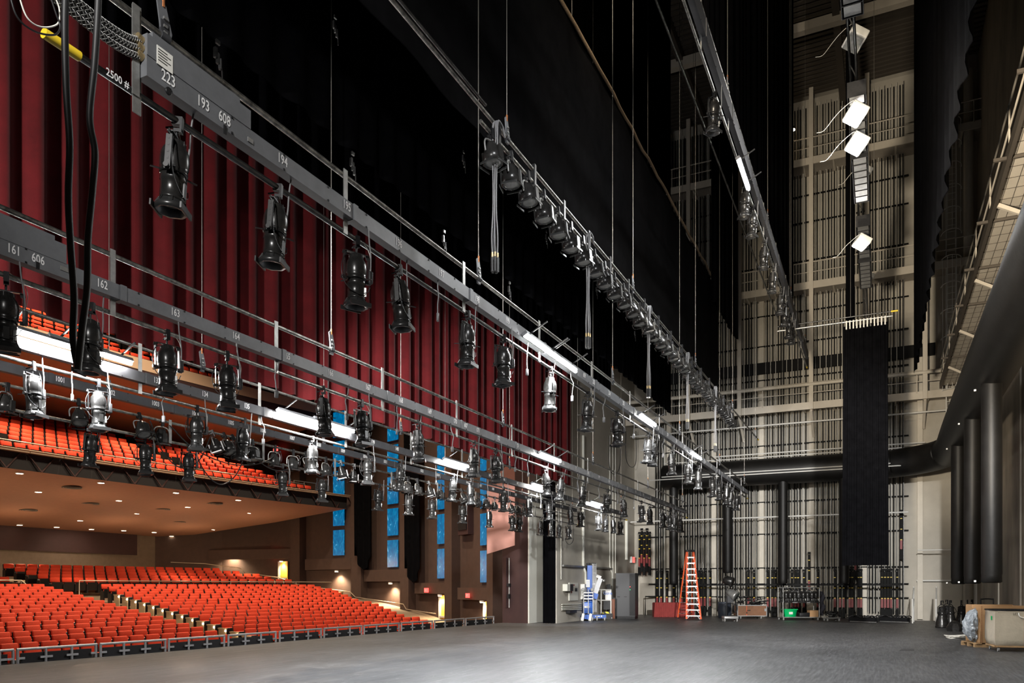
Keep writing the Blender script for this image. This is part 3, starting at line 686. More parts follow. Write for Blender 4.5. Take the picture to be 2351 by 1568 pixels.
# ---- lift lines with clew plates
def clew_proto():
    r = thing('lift_line', 'x', 'lift line')
    b = MB(); pr = [(-.02, 0), (.05, -.03), (.075, .06), (.02, .24), (-.03, .27), (-.06, .24)]
    b.prism(pr, -.006, .006).xf(Matrix.Rotation(PI / 2, 4, 'X')); CP = b.build('clew_plate', 'raceway_grey', r)
    MB().bx(-.03, .04, -.012, .012, -.07, .12).tube([(-.035, 0, 0), (.045, 0, 0)], .036, 10).build('pipe_clamp', 'raceway_dark', r)
    b = MB()
    for z in (.03, .08, .14): b.box((.005, -.012, z), (.03, .02, .02))
    b.build('bolt_row', 'galvanised', CP)
    MB().tube([(-.005, 0, .22), (-.002, 0, .3)], .014, 6).build('copper_swage', 'copper', r)
    MB().tube([(-.002, 0, .26), (0, 0, 26.8)], .0058, 6).build('steel_cable', 'steel_cable', r)
    return r
CL = clew_proto(); CL.location = (0, 0, 100); remember(CL)
for Y, z, nm in ((Y3, 5.71, 'nearest grey batten'), (Y2, 5.08, 'second grey batten'), (Y1, 5.13, 'dark work bar batten'), (YP, 7.48, 'parcan pipe'), (2.6, 10.9, 'high dark batten'), (Y0, 4.95, 'pipe nearest the curtain')):
    for i, x in enumerate(LIFTX):
        o = put(CL, (x, Y, z), 0, 'lift line and clew plate on the %s, %s from the camera end' % (nm, nth(i + 1)), 'lift lines')
# ---- work lights hung on the battens
def work_proto():
    r = thing('work_light', 'x', 'work light')
    b = MB()
    b.bx(-.62, .62, .02, .05, -.04, .04)
    for s in (1, -1): b.bx(-.62, .62, -.008, .045, s * .04 - .004, s * .04 + .004)
    for s in (-1, 1): b.bx(s * .62 - .006, s * .62 + .006, -.008, .045, -.04, .04)
    RF = b.build('reflector', 'raceway_grey', r)
    MB().tube([(-.6, -.03, 0), (.6, -.03, 0)], .026, 8).build('lamp_tube', 'lamp_white', RF)
    b = MB()
    for s in (-1, 1): b.bx(s * .45 - .012, s * .45 + .012, .045, .06, 0, .34)
    b.build('hanger', 'black_paint', r)
    return r
WK = work_proto(); WK.location = (0, 0, 100); remember(WK)
WL = [(105, 778, Y1, 0), (212, 805, Y1, .0), (692, 958, Y1, 0), (768, 976, Y1, 0), (1048, 1062, Y1, 0), (1240, 1115, Y1, 0), (1370, 1155, Y1, 0),
      (1264, 1049, Y2, 0), (1244, 795, Y3, 0), (1290, 828, Y3, 0), (1487, 963, Y3, 0), (1598, 1045, Y3, 0), (1707, 400, 2.6, 0)]
nmY = {Y1: 'dark raceway batten', Y2: 'second grey batten', Y3: 'nearest grey batten', 2.6: 'high dark batten'}
cnt = {}
for u, v, Y, _ in WL:
    p = on_y(u, v, Y - .16); cnt[Y] = cnt.get(Y, 0) + 1
    put(WK, p, 0, 'lit white work light bar on the %s, %s from the camera end' % (nmY[Y], nth(cnt[Y])), 'work light bars', 1.1)
# ---- strip-light batten high overhead near the upstage end
YS = .42
t = thing('lighting_batten', 'highest batten seen end-on overhead carrying dark strip lights', 'lighting batten', (19, YS, 11.3), 'lighting battens over the stage')
MB().tube([(5, YS, 11.45), (XE, YS, 11.45)], .025, 8).build('upper_pipe', 'pipe_steel', t)
MB().tube([(5, YS + .12, 11.75), (XE, YS + .12, 11.75)], .025, 8).build('top_pipe', 'pipe_steel', t)
for i in range(18): MB().beam((6 + i * 1.5, YS, 11.45), (6.0 + i * 1.5, YS + .12, 11.75), .02, .02).build('spacer', 'pipe_steel', t)
def strip_proto():
    r = thing('strip_light', 'x', 'strip light')
    b = MB().bx(-1.1, 1.1, -.17, -.155, -.3, 0).bx(-1.1, 1.1, .155, .17, -.3, 0).bx(-1.1, 1.1, -.17, .17, -.012, 0)
    for k in range(8): b.bx(-1.1 + k * .3142 - .006, -1.1 + k * .3142 + .006, -.165, .165, -.3, -.01)
    b.build('housing', 'black_paint', r)
    for k in range(7): MB().bx(-1.07 + k * .3142, -.82 + k * .3142, -.13, .13, -.29, -.27).build('cell_lens', 'galvanised', r)
    return r
ST = strip_proto(); ST.location = (0, 0, 100); remember(ST)
for i, x in enumerate((8.2, 10.6, 13, 17.5, 19.9, 23.5, 26)):
    put(ST, (x, YS, 11.35), 0, 'dark multi-cell strip light on the highest batten, %s from the camera end' % nth(i + 1), 'strip lights on the highest batten')
def flood_proto(fm):
    r = thing('flood_light', 'x', 'flood light')
    MB().rbox((.5, .34, .16), .02, 2).build('housing', 'white_paint', r)
    MB().bx(-.22, .22, -.14, .14, -.095, -.08).build('lamp_face', fm, r)
    MB().lathe([(.05, .08), (.05, .11), (.0, .11)], 12).build('knob', 'galvanised', r)
    MB().tube(catmull([(-.2, .1, .05), (-.34, .2, -.05), (-.36, .3, -.3), (-.22, .35, -.42), (-.2, .4, -.7), (-.27, .5, -.85)], 5), .005, 5).build('lead', 'rope_white', r)
    return r
FD = flood_proto('lamp_small'); FD.location = (0, 0, 100); remember(FD)
FU = flood_proto('lens_glass'); FU.location = (0, 0, 100); remember(FU)
for i, (u, v) in enumerate(((1964, 90), (1965, 262), (1968, 330), (1984, 395), (1979, 556), (1993, 635))):
    p = on_y(u, v, YS + .02); put(FD if i in (1, 2, 4) else FU, p, .4, 'white flood light clamped beside the strip lights, %s from the top' % nth(i + 1), 'flood lights on the highest batten', .5)
# loose plug leads on near batten: coils
solo(MB().tube(catmull([on_y(20, -20, 4.6), on_y(40, 40, 4.6), on_y(80, 72, 4.6), on_y(125, 80, 4.6), on_y(138, 60, 4.6), on_y(128, 30, 4.6), on_y(112, -20, 4.6)], 8), .006, 6), 'wire_loop', 'cable_black', 'dark wire loop hanging in the upper corner beside the two thick cables', 'cable', 'wire loops in the upper corner')
solo(MB().tube(catmull([on_y(40, -20, 4.66), on_y(62, 40, 4.66), on_y(95, 62, 4.66), on_y(132, 55, 4.66), on_y(136, 20, 4.66), on_y(120, -20, 4.66)], 8), .005, 6), 'wire_loop', 'rope_white', 'pale inner wire loop hanging in the upper corner by the yellow pipe cap', 'cable', 'wire loops in the upper corner')
# two thick cables hanging close to the camera
YC = 3.6
solo(MB().tube(catmull([on_y(152, -60, YC), on_y(149, 60, YC), on_y(152, 200, YC), on_y(160, 330, YC), on_y(157, 450, YC), on_y(162, 560, YC), on_y(170, 680, YC), on_y(168, 780, YC), on_y(180, 850, YC)], 8), .0165, 10), 'thick_cable', 'rubber', 'thick dark cable hanging close by, straighter of the two at the picture edge', 'cable', 'thick hanging cables')
solo(MB().tube(catmull([on_y(228, -60, YC - .05), on_y(224, 40, YC - .05), on_y(217, 150, YC - .05), on_y(206, 270, YC - .05), on_y(218, 350, YC - .05), on_y(212, 440, YC - .05), on_y(202, 550, YC - .05), on_y(200, 660, YC - .05), on_y(188, 760, YC - .05), on_y(178, 850, YC - .05)], 8), .0165, 10), 'thick_cable', 'rubber', 'thick grey cable hanging close by, wavier of the two and nearer the raceway', 'cable', 'thick hanging cables')
for i, (u, v, Y) in enumerate(((500, 125, 5.9), (810, 375, 5.9), (1020, 550, 5.9), (1170, 665, 5.9), (770, 60, 6.6), (1065, 365, 6.6), (1255, 545, 6.6), (1370, 665, 6.6), (1458, 765, 6.6))):
    p = on_y(u, v, Y); b = MB()
    for k in range(3): b.box((p.x + .03 * k - .03, p.y, p.z - .04 * k), (.03, .03, .1), .3 * k)
    b.box((p.x, p.y, p.z + .12), (.05, .02, .04)); b.tube([(p.x + .05, p.y, p.z - .1), (p.x + .06, p.y, p.z - .22)], .008, 5)
    solo(b, 'tie_clip', 'pipe_steel', 'small cluster of tie clips before the black borders, %s along its row' % nth(i + 1) if i < 4 else 'small cluster of clips on the upper black border, %s along its row' % nth(i - 3), 'clips', 'clips on the borders')
for i, (ua, ub, dz) in enumerate(((340, 480, .75), (385, 640, .5), (560, 690, .45), (430, 565, .95), (700, 760, .4))):
    a, c = Vector((xn(ua, Y0), Y0 - .05, 4.62)), Vector((xn(ub, Y0), Y0 - .05, 4.6)); m = (a + c) / 2
    solo(MB().tube(catmull([a, a.lerp(c, .2) - Vector((0, 0, dz * .7)), m - Vector((0, 0, dz)), a.lerp(c, .8) - Vector((0, 0, dz * .7)), c], 8), .012, 6), 'swag_cable', 'cable_black', 'black cable swag drooping from the double pipe nearest the curtain, %s in line' % nth(i + 1), 'cable', 'black cable swags')
# ---- borders, legs, backdrop, curtain
def cloth(name, m, mb, label, cat, group=None): return solo(mb, name, m, label, cat, group)
cloth('black_border', 'black_velour', drape(3, 30.9, 10.15, 9.6, 26, .5, .05, nz=3, seed=2), 'black border cloth just upstage of the red curtain', 'border', 'black borders')
cloth('black_border', 'black_velour', drape(3, 30.9, 7.62, 8.55, 26, .6, .05, nz=3, seed=3), 'tall black border cloth behind the batten numbered from 161', 'border', 'black borders')
bd = thing('black_border', 'black border cloth with tan top webbing behind the parcan row', 'border', (17, 5.72, 8.75), 'black borders')
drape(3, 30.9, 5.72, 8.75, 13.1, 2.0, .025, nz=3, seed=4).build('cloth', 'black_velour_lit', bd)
pts = [(x * .5, 5.66 + .01 * math.sin(x * 2.1), 13.12 + .025 * math.sin(x * 1.7) + .02 * math.sin(x * .6)) for x in range(6, 62)]
MB().tube(pts, .035, 6).build('webbing', 'jute', bd); MB().tube([(3, 5.72, 13.25), (31.6, 5.72, 13.25)], .024, 8).build('batten_pipe', 'pipe_steel', bd)
for i in range(16): MB().box((4 + i * 1.7, 5.7, 13.2), (.03, .03, .1)).build('tie', 'rope_white', bd)
for i, x in enumerate(LIFTX): solo(MB().tube([(x, 5.72, 13.25), (x, 5.72, 26.8)], .0058, 5), 'support_cable', 'steel_cable', 'thin support cable above the tan webbing, %s from the camera end' % nth(i + 1), 'cable', 'border support cables')
cloth('leg_drape', 'black_velour', drape(27.1, 31.9, 5.2, 11.5, 26, .45, .06, nz=3, seed=5, wav=.05), 'tall narrow black leg cloth before the pipe-lined wall', 'drape', 'black side drapes')
cloth('black_border', 'black_velour', drape(9, 31, 2.98, 11.7, 26, .5, .06, nz=3, seed=6, wav=.05), 'tall black border cloth right behind the high dark batten', 'border', 'black borders')
cloth('black_border', 'black_velour', drape(6, 27.3, 4.0, 15.2, 26, .9, .14, nz=3, seed=8, wav=.06), 'black border cloth with wavy hem high between two battens', 'border', 'black borders')
solo(MB().tube([(5, 3.6, 12.0), (31.8, 3.6, 12.0)], .025, 8), 'bare_pipe', 'pipe_worn', 'empty steel pipe below the wavy hemmed border', 'pipe')
cloth('black_backdrop', 'black_velour', drape(9, 31, -1.12, 9.15, 26, .9, .04, nz=4, seed=9, wav=.03), 'black backdrop seen edge-on beside the concrete wall with ragged hem', 'backdrop')
tb = thing('tab_curtain', 'black pleated tab curtain hanging alone before the pipe-lined wall', 'curtain', (28, .47, 2.3), 'black side tabs')
drape(-.2, 1.12, 28, 2.3, 10.2, .13, .035, axis='y', nz=5, seed=10, wav=.0, flare=.06).build('cloth', 'black_velour', tb)
MB().tube([(28, -.35, 10.35), (28, 3.2, 10.35)], .03, 8).build('batten_pipe', 'galvanised', tb)
MB().tube([(28, -.35, 10.5), (28, 3.2, 10.5)], .02, 8).build('top_pipe', 'pipe_steel', tb); MB().tube([(28, -.5, 10.5), (28, -.3, 10.5)], .028, 8).build('end_cap', 'yellow', tb)
b = MB()
for i in range(12): b.bx(27.97, 28.03, -.15 + i * .105, -.11 + i * .105, 10.1, 10.38)
b.build('ties', 'rope_white', tb)
for y in (.2, .9, 2.8): MB().tube([(28, y, 10.5), (28, y, 26.8)], .006, 5).build('support_cable', 'steel_cable', tb)
cloth('tab_curtain', 'black_velour', drape(.83, 1.12, 30, 9.2, 26, .1, .03, axis='y', nz=5, seed=12, wav=.03), 'thin black tab curtain ending above the pleated tab', 'curtain', 'black side tabs')
cloth('leg_drape', 'black_velour', drape(12.83, 13.4, 31.5, 0, 10.4, .12, .03, axis='y', nz=3, seed=13), 'black leg cloth filling the gap beside the pale jamb', 'drape', 'black side drapes')
red = thing('house_curtain', 'deep red pleated house curtain raised above the stage edge', 'curtain', (17, 12.45, 6.1))
drape(3, 32.4, 12.45, 6.1, 20, .6, .12, nz=8, seed=14, wav=.03, bot=lambda t: .0).build('main_drape', 'red_velour', red)
MB().tube([(3, 12.45, 20.05), (32.4, 12.45, 20.05)], .03, 8).build('batten_pipe', 'pipe_steel', red)
# ---- black fabric air ducts
XD = 41.0
dt = thing('air_duct', 'big black fabric air duct turning along the far and concrete walls', 'duct', (XD, 4, 7.4))
pth = [(XD, 10.6, 7.4), (XD, 10.45, 7.4), (XD, 5, 7.4), (XD, .2, 7.4), (XD - .15, -.8, 7.42), (XD - .7, -1.8, 7.46), (XD - 1.6, -2.45, 7.5), (XD - 2.8, -2.73, 7.55), (33, -2.73, 7.6), (20, -2.73, 7.65), (2, -2.73, 7.7)]
MB().tube([pth[0]] + catmull(pth[1:], 6), [.25] + [.66] * (len(catmull(pth[1:], 6))), 28).build('main_tube', 'duct_fabric', dt)
for i, y in enumerate((9.9, 7.1, 4.4, 1.6)):
    k = MB(); zb = 1.75 if i != 1 else 2.3
    k.lathe([(.2, zb), (.23, zb + .05), (.225, zb + .2), (.235, zb + .25), (.23, 7.0)], 20, (XD - .1, y, 0)); k.build('drop_tube', 'duct_fabric', dt)
for i, x in enumerate((24.3, 29.1, 34.2)):
    k = MB(); k.lathe([(.2, 1.7), (.245, 1.73), (.24, 1.9), (.25, 1.95), (.245, 7.3)], 24, (x, -2.68, 0)); k.build('drop_tube', 'duct_fabric', dt)
    MB().box((x + .05, -2.3, 1.75), (.06, .05, .05)).box((x + .05, -2.3, 6.9), (.06, .05, .05)).build('clip', 'exit_white', dt)
MB().tube([(XD - .67, -.9, 7.35), (XD - .67, 10.4, 7.35)], .03, 6).build('side_cable', 'white_paint', dt)
MB().tube([(XD - .2, -.9, 8.12), (XD - .2, 10.4, 8.12)], .025, 6).build('support_cable', 'white_paint', dt)
for y in (1, 4, 7): MB().tube([(XD - .67, y, 7.35), (XD - .2, y, 8.12)], .01, 5).build('tie', 'white_paint', dt)
# cable loops near the proscenium wall
for i, pts in enumerate((((1437, 990), (1437, 1050), (1448, 1072), (1460, 1060), (1460, 990)), ((1399, 1000), (1399, 1070), (1410, 1089), (1422, 1075), (1425, 1030)))):
    solo(MB().tube(catmull([on_y(u, v, WP - .3) for u, v in pts], 6), .02, 6), 'cable_loop', 'cable_black', ['black cable loop before the proscenium wall, nearer the black duct', 'black cable loop before the proscenium wall, nearer the red curtain'][i], 'cable', 'cable loops')
solo(MB().tube(catmull([on_y(1310, 1205, Y0), on_y(1298, 1235, Y0), on_y(1306, 1250, Y0), on_y(1316, 1240, Y0), on_y(1317, 1205, Y0)], 8), .013, 6), 'cable_loop', 'cable_black', 'cable loop drooping from the end of the batten numbered from 1001', 'cable', 'cable loops')
# ================= auditorium beyond the stage edge
AC = Vector((15.5, -30.0))
R0, DR = 50.5, .82
def arc_pt(R, x, C=AC): return (x, C.y + math.sqrt(max(0, R * R - (x - C.x) ** 2)))
def rake(R): return -1.0 + .135 * max(0, (R - R0)) - (0 if R >= R0 else .05)
def proj(p):
    r = SN * p[0] - CS * p[1]; d = CS * p[0] + SN * p[1]; return CX + FPX * r / d, YH - (p[2] - EYE) * FPX / d, d
rows = []
for R in [44.9, 46, 48, 50] + [50.5 + .82 * i for i in range(18)] + [65.0, 67.5, 68.5, 69.4, 70.3, 71.2, 72.1, 76, 79]:
    z = rake(min(R, 64.5)) if R <= 67 else rake(64.5) + .1 + (R - 67) * .2 * (R < 72.5) + (1.0 if R > 72.5 else 0)
    if R < 50: z = -1.15
    rows.append([(x, arc_pt(R, x)[1], z) for x in range(-6, 47, 2)])
struct(MB().grid(rows, False), 'floor_house', 'carpet')
struct(MB().grid([[(x, apron_y(x) - .02, z) for x in [-6 + i for i in range(38)] + [31.1]] for z in (-1.3, -.02)], False, True), 'trim_3', 'rail_panel')
# side wall of the house, fanning out
WLN = [(33, 15.15), (34.5, 16.9), (36.5, 20.0), (38.6, 24.2), (40.3, 29.0), (41.3, 34.2), (42.2, 38.8), (41.4, 42.5), (38.5, 46.2)]
b = MB()
for (xa, ya), (xb, yb_) in zip(WLN, WLN[1:]):
    dx, dy = xb - xa, yb_ - ya; L = math.hypot(dx, dy); nx, ny = dy / L * .3, -dx / L * .3
    b.prism([(xa, ya), (xb, yb_), (xb + nx, yb_ + ny), (xa + nx, ya + ny)], -1.4, 21)
struct(b, 'wall_house_side', 'house_brown')
struct(MB().bx(-9, 39, 46, 46.3, 0, 21), 'wall_house_rear', 'house_tan')
struct(MB().bx(2, 37, 45.75, 45.98, 3.75, 5.3), 'trim_4', 'house_maroon')
struct(MB().bx(-9, 44, 12.9, 46.3, 21, 21.3), 'ceiling_house', 'house_brown')
struct(MB().bx(32.9, 33.2, 13.2, 15.2, -1.3, 21).bx(31.1, 33.1, 13.2, 15.2, 10.5, 21).bx(-9, 31.2, 13.2, 13.4, 10.5, 21), 'wall_house_front', 'house_maroon')
def wall_at(u):
    """point on the fan wall seen at picture column u, and the wall direction there"""
    t = (u - CX) / FPX; rx, ry = SN * t + CS, SN - CS * t
    best = None
    for (xa, ya), (xb, yb_) in zip(WLN, WLN[1:]):
        ex, ey = xb - xa, yb_ - ya; den = rx * ey - ry * ex
        if abs(den) < 1e-9: continue
        d = (xa * ey - ya * ex) / den; s = (rx * ya - ry * xa) / -den if 0 else (ry * xa - rx * ya) / (rx * ey - ry * ex)
        if -1e-6 <= s <= 1 + 1e-6 and d > 0:
            w = Vector((ex, ey, 0)).normalized(); best = (Vector((rx * d, ry * d, 0)), w, Vector((-w.y, w.x, 0)), d); break
    return best
def zat(v, d): return EYE - (v - YH) * d / FPX
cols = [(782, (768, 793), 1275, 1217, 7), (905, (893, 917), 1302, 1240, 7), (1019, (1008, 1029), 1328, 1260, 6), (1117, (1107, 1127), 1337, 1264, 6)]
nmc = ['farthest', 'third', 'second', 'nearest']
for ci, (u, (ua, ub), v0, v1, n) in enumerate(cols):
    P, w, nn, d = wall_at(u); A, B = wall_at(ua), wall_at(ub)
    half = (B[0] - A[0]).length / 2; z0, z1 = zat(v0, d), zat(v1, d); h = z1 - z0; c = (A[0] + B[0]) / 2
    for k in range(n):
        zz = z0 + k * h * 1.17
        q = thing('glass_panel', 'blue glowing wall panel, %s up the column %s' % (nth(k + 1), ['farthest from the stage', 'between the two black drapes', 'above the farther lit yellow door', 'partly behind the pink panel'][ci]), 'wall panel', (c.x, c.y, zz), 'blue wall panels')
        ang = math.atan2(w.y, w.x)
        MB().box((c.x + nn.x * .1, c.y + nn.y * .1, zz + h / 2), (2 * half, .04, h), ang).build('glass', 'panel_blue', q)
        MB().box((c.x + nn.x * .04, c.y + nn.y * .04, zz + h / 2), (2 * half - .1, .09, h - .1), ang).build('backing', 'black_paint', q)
# lintels over the alcoves and doors
for i, (ua, ub, va, vb, dep) in enumerate(((710, 815, 1283, 1308, .8), (845, 932, 1308, 1335, .8), (963, 1037, 1338, 1363, .8), (1063, 1135, 1349, 1377, .8), (480, 684, 1262, 1284, .9))):
    A, B = wall_at(ua), wall_at(ub); d = (A[3] + B[3]) / 2
    A0, B0 = A[0] - A[1] * 0, B[0]; n = A[2]
    struct(MB().prism([tuple((A0 - n * .05)[:2]), tuple((B0 - n * .05)[:2]), tuple((B0 + n * dep * .45)[:2]), tuple((A0 + n * dep * .45)[:2])], zat(vb, d), zat(va, d)), 'beam_%d' % (i + 1), 'house_brown')
for i, (u, wd) in enumerate(((832, .9), (945, .8), (1048, .7), (1146, .6), (692, 1.0))):
    P, w, n, d = wall_at(u); struct(MB().box((P.x + n.x * .2, P.y + n.y * .2, 8), (wd, .7, 18), math.atan2(w.y, w.x)), 'pillar_%d' % (i + 1), 'house_brown')
# sconces
for i, (u, v) in enumerate(((782, 1309), (907, 1336), (1022, 1363.5), (1120, 1378), (655, 1286), (537, 1266))):
    P, w, n, d = wall_at(u); q = P + n * .34; z = zat(v, d)
    s = thing('alcove_light', ['small lit downlight in the alcove above the bin', 'small lit downlight in the alcove between the two hanging black drapes', 'lit downlight over the farther yellow door', 'lit downlight over the yellow door beside the stage', 'lit downlight over the rear yellow door', 'lit downlight at the far rear alcove'][i], 'light', (q.x, q.y, z - .1), 'alcove lights')
    MB().lathe([(.13, z - .1), (.13, z - .02)], 14, (q.x, q.y, 0)).build('trim_ring', 'white_paint', s); MB().lathe([(.0, z - .12), (.1, z - .12), (.1, z - .1)], 14, (q.x, q.y, 0)).build('bulb', 'sconce', s)
    l = bpy.data.lights.new('alcove_lamp', 'SPOT'); l.energy = 420 if i in (2, 3, 4) else 1000; l.color = (1, .78, .5); l.spot_size = 2.3; l.spot_blend = .8; l.shadow_soft_size = .08
    o = bpy.data.objects.new('alcove_lamp', l); COL.objects.link(o); o.location = (q.x, q.y, z - .16)
# doors
for i, (ua, ub, vt, hh, lab) in enumerate(((1015, 1034, 1365.5, 2.2, 'yellow wooden exit door, farther of the pair beside the stage'), (1118, 1135, 1380, 2.2, 'yellow wooden exit door right beside the stage'), (645, 664, 1289, 2.15, 'yellow wooden door at the rear of the seating'))):
    A, B = wall_at(ua), wall_at(ub); n = A[2]; d = A[3]; zt = zat(vt, d); c = (A[0] + B[0]) / 2; L = (B[0] - A[0]).length; ang = math.atan2(A[1].y, A[1].x)
    q = thing('exit_door', lab, 'door', (c.x, c.y, zt - hh), 'yellow exit doors'); e = c + n * .12
    q0 = MB().box((e.x, e.y, zt - hh / 2), (L, .05, hh), ang).build('leaf', 'door_wood', q)
    MB().box((e.x + n.x * .07, e.y + n.y * .07, zt - hh * .55), (L * .9, .07, .1), ang).build('push_bar', 'aluminium', q0)
    MB().box((e.x + n.x * .03, e.y + n.y * .03, zt - hh + .13), (L * .96, .03, .22), ang).build('kick_plate', 'aluminium', q0)
    f = A[0] + n * .1; MB().box((f.x, f.y, zt - hh / 2), (.25, .12, hh), ang).build('door_frame', 'cream_paint', q)
# exit signs
for i, (u, v, lab) in enumerate(((633, 1276, 'red lit exit sign by the rear yellow door'), (998, 1355, 'red lit exit sign by the farther yellow door'), (1095, 1367, 'red lit exit sign by the yellow door next to the stage'), (648, 1033, 'red lit exit sign at balcony level behind the parcans'))):
    P, w, n, d = wall_at(u); z = zat(v, d); e = P + n * .55; ang = math.atan2(w.y, w.x); k = d / FPX
    s = thing('exit_sign', lab, 'exit sign', (e.x, e.y, z), 'red exit signs')
    MB().box((e.x, e.y, z), (10 * k * 1.4, .08, 10 * k), ang).build('housing', 'exit_red', s)
    text('EXIT', 6.5 * k, 'exit_white', s, (e.x + n.x * .05, e.y + n.y * .05, z), rot=(PI / 2, 0, ang + PI), name='lettering')
# handrail along the side wall
hp = [(392, 1291, .9), (470, 1294, .9), (553, 1305, .9), (562, 1315, .9), (640, 1326, .9), (690, 1344, .9), (804, 1359, .9), (816, 1371, .9), (926, 1387, .9), (933, 1399, .9), (1000, 1409, .9)]
pts = []
for u, v, o in hp:
    P, w, n, d = wall_at(u); f = (d - .9) / d; pts.append(Vector((P.x * f, P.y * f, zat(v, d * f))))
solo(MB().tube(pts, .03, 6), 'wall_handrail', 'rail_metal', 'long bent metal handrail stepping down along the brown side wall', 'handrail')
# hanging black drapes on the side wall
for i, (ua, ub, v0, v1) in enumerate(((836, 868, 1308, 930), (954, 984, 1337, 960))):
    A, B = wall_at(ua), wall_at(ub); d = A[3]; n = A[2]; c = (A[0] + B[0]) / 2 + n * .72; L = (B[0] - A[0]).length; z0, z1 = zat(v0, d), zat(v1, d)
    mb = MB(); rws = []
    for j in range(13):
        q = j / 12; zz = z0 + (z1 - z0) * q; rws.append([(c.x + A[1].x * (s - .5) * L + n.x * .09 * math.sin(s * 19 + q), c.y + A[1].y * (s - .5) * L + n.y * .09 * math.sin(s * 19 + q), zz + (0 if j else (1.0 * (2 * abs(s - .45)) ** 2.2))) for s in [k / 20 for k in range(21)]])
    mb.grid(rws); mb.grid([[(x + n.x * -.03, y + n.y * -.03, z) for x, y, z in r] for r in rws], True, True)
    solo(mb, 'wall_drape', 'black_velour', ['gathered black drape hanging on the side wall, nearer the rear door', 'gathered black drape hanging on the side wall, nearer the stage'][i], 'drape', 'black drapes on the side wall')
# pink acoustic panel, loudspeaker recess, side boom
q = [at_d(u, v, 33.2) for u, v in ((1118, 1272), (1182, 1252), (1182, 1060), (1166, 1066), (1118, 1112))]
dd = (Vector((q[0].x, q[0].y, 0)).normalized()) * .14
mb = MB(); mb.add(q + [p + dd for p in q], [(0, 1, 2, 3, 4), (9, 8, 7, 6, 5)] + [(i, 5 + i, 5 + (i + 1) % 5, (i + 1) % 5) for i in range(5)]); solo(mb, 'acoustic_panel', 'pink_panel', 'dusty pink angled acoustic panel hanging beyond the stage edge', 'panel')
P, w, n, d = wall_at(1076); z0, z1 = zat(1228, d), zat(1150, d); s = thing('loudspeaker', 'black loudspeaker recessed in the brown side wall beside the blue panels', 'loudspeaker', (P.x, P.y, z0))
MB().box((P.x + n.x * .1, P.y + n.y * .1, (z0 + z1) / 2), (1.1, .5, z1 - z0), math.atan2(w.y, w.x)).build('cabinet', 'house_maroon', s); MB().box((P.x + n.x * .37, P.y + n.y * .37, (z0 + z1) / 2 + .1), (.9, .06, z1 - z0 - .3), math.atan2(w.y, w.x)).build('grille', 'black_paint', s)
c = at_d(1166, 1395, 34.5); zt = zat(1281, 34.5); s = thing('lighting_boom', 'tall black vertical lighting boom on the brown wall beside the stage', 'lighting boom', c)
MB().box((c.x, c.y, (c.z + zt) / 2), (.28, .08, zt - c.z), -.5).build('back_plate', 'house_maroon', s); MB().tube([(c.x - .08, c.y - .1, c.z), (c.x - .08, c.y - .1, zt)], .03, 8).build('pipe', 'galvanised', s)
MB().box((c.x - .1, c.y - .1, c.z + 1.0), (.12, .12, .14)).box((c.x - .1, c.y - .1, c.z + .5), (.1, .1, .2)).build('clamp', 'black_paint', s)
P, w, n, d = wall_at(780); f = (d - 1.2) / d; z = zat(1379, d * f); solo(MB().lathe([(.2, z), (.22, z + .55), (.16, z + .58)], 14, (P.x * f, P.y * f, 0)), 'litter_bin', 'brass', 'brass coloured litter bin below the farthest alcove light', 'litter bin')
# ---- balcony
BC = Vector((15.5, -100.0)); RB = 132.7
def bal(R, x): return arc_pt(R, x, BC)[1]
XS = [2 + i * 1.47 for i in range(27)]
soff = MB().grid([[(x, bal(RB + .3, x), 6.55) for x in XS], [(x, bal(RB + 6, x), 5.9) for x in XS], [(x, 45.9, 5.12) for x in XS]], False, True)
struct(soff, 'ceiling_balcony', 'soffit_terracotta')
struct(MB().grid([[(x, bal(RB + .25, x), 7.28) for x in XS], [(x, bal(RB + .3, x), 6.55) for x in XS]], False).grid([[(x, bal(RB + 1.3, x), 7.2) for x in XS], [(x, bal(RB + 1.3, x), 6.5) for x in XS]], False), 'trim_5', 'rail_panel')
lg = thing('balcony_ledge', 'slatted tan ledge along the front of the lower balcony', 'ledge', (20, 32.5, 7.3))
mb = MB()
for a, c in zip(XS, XS[1:]): mb.prism([(a, bal(RB, a)), (c - .03, bal(RB, c)), (c - .03, bal(RB + .9, c)), (a, bal(RB + .9, a))], 7.26, 7.36)
mb.build('ledge_top', 'ledge_slat', lg); mb = MB()
for k in range(6): mb.tube([(x, bal(RB - .02 + k * .17, x), 7.37) for x in XS], .02, 4)
mb.build('slats', 'fascia_cream', lg); mb = MB()
for i, x in enumerate(XS[::1]): mb.beam((x, bal(RB + .2, x), 7.25), (x + .6, bal(RB + .2, x + .6), 6.55), .05, .05); mb.beam((x + 1.2, bal(RB + .2, x), 7.25), (x + .6, bal(RB + .2, x + .6), 6.55), .05, .05)
mb.build('truss_web', 'house_maroon', lg)
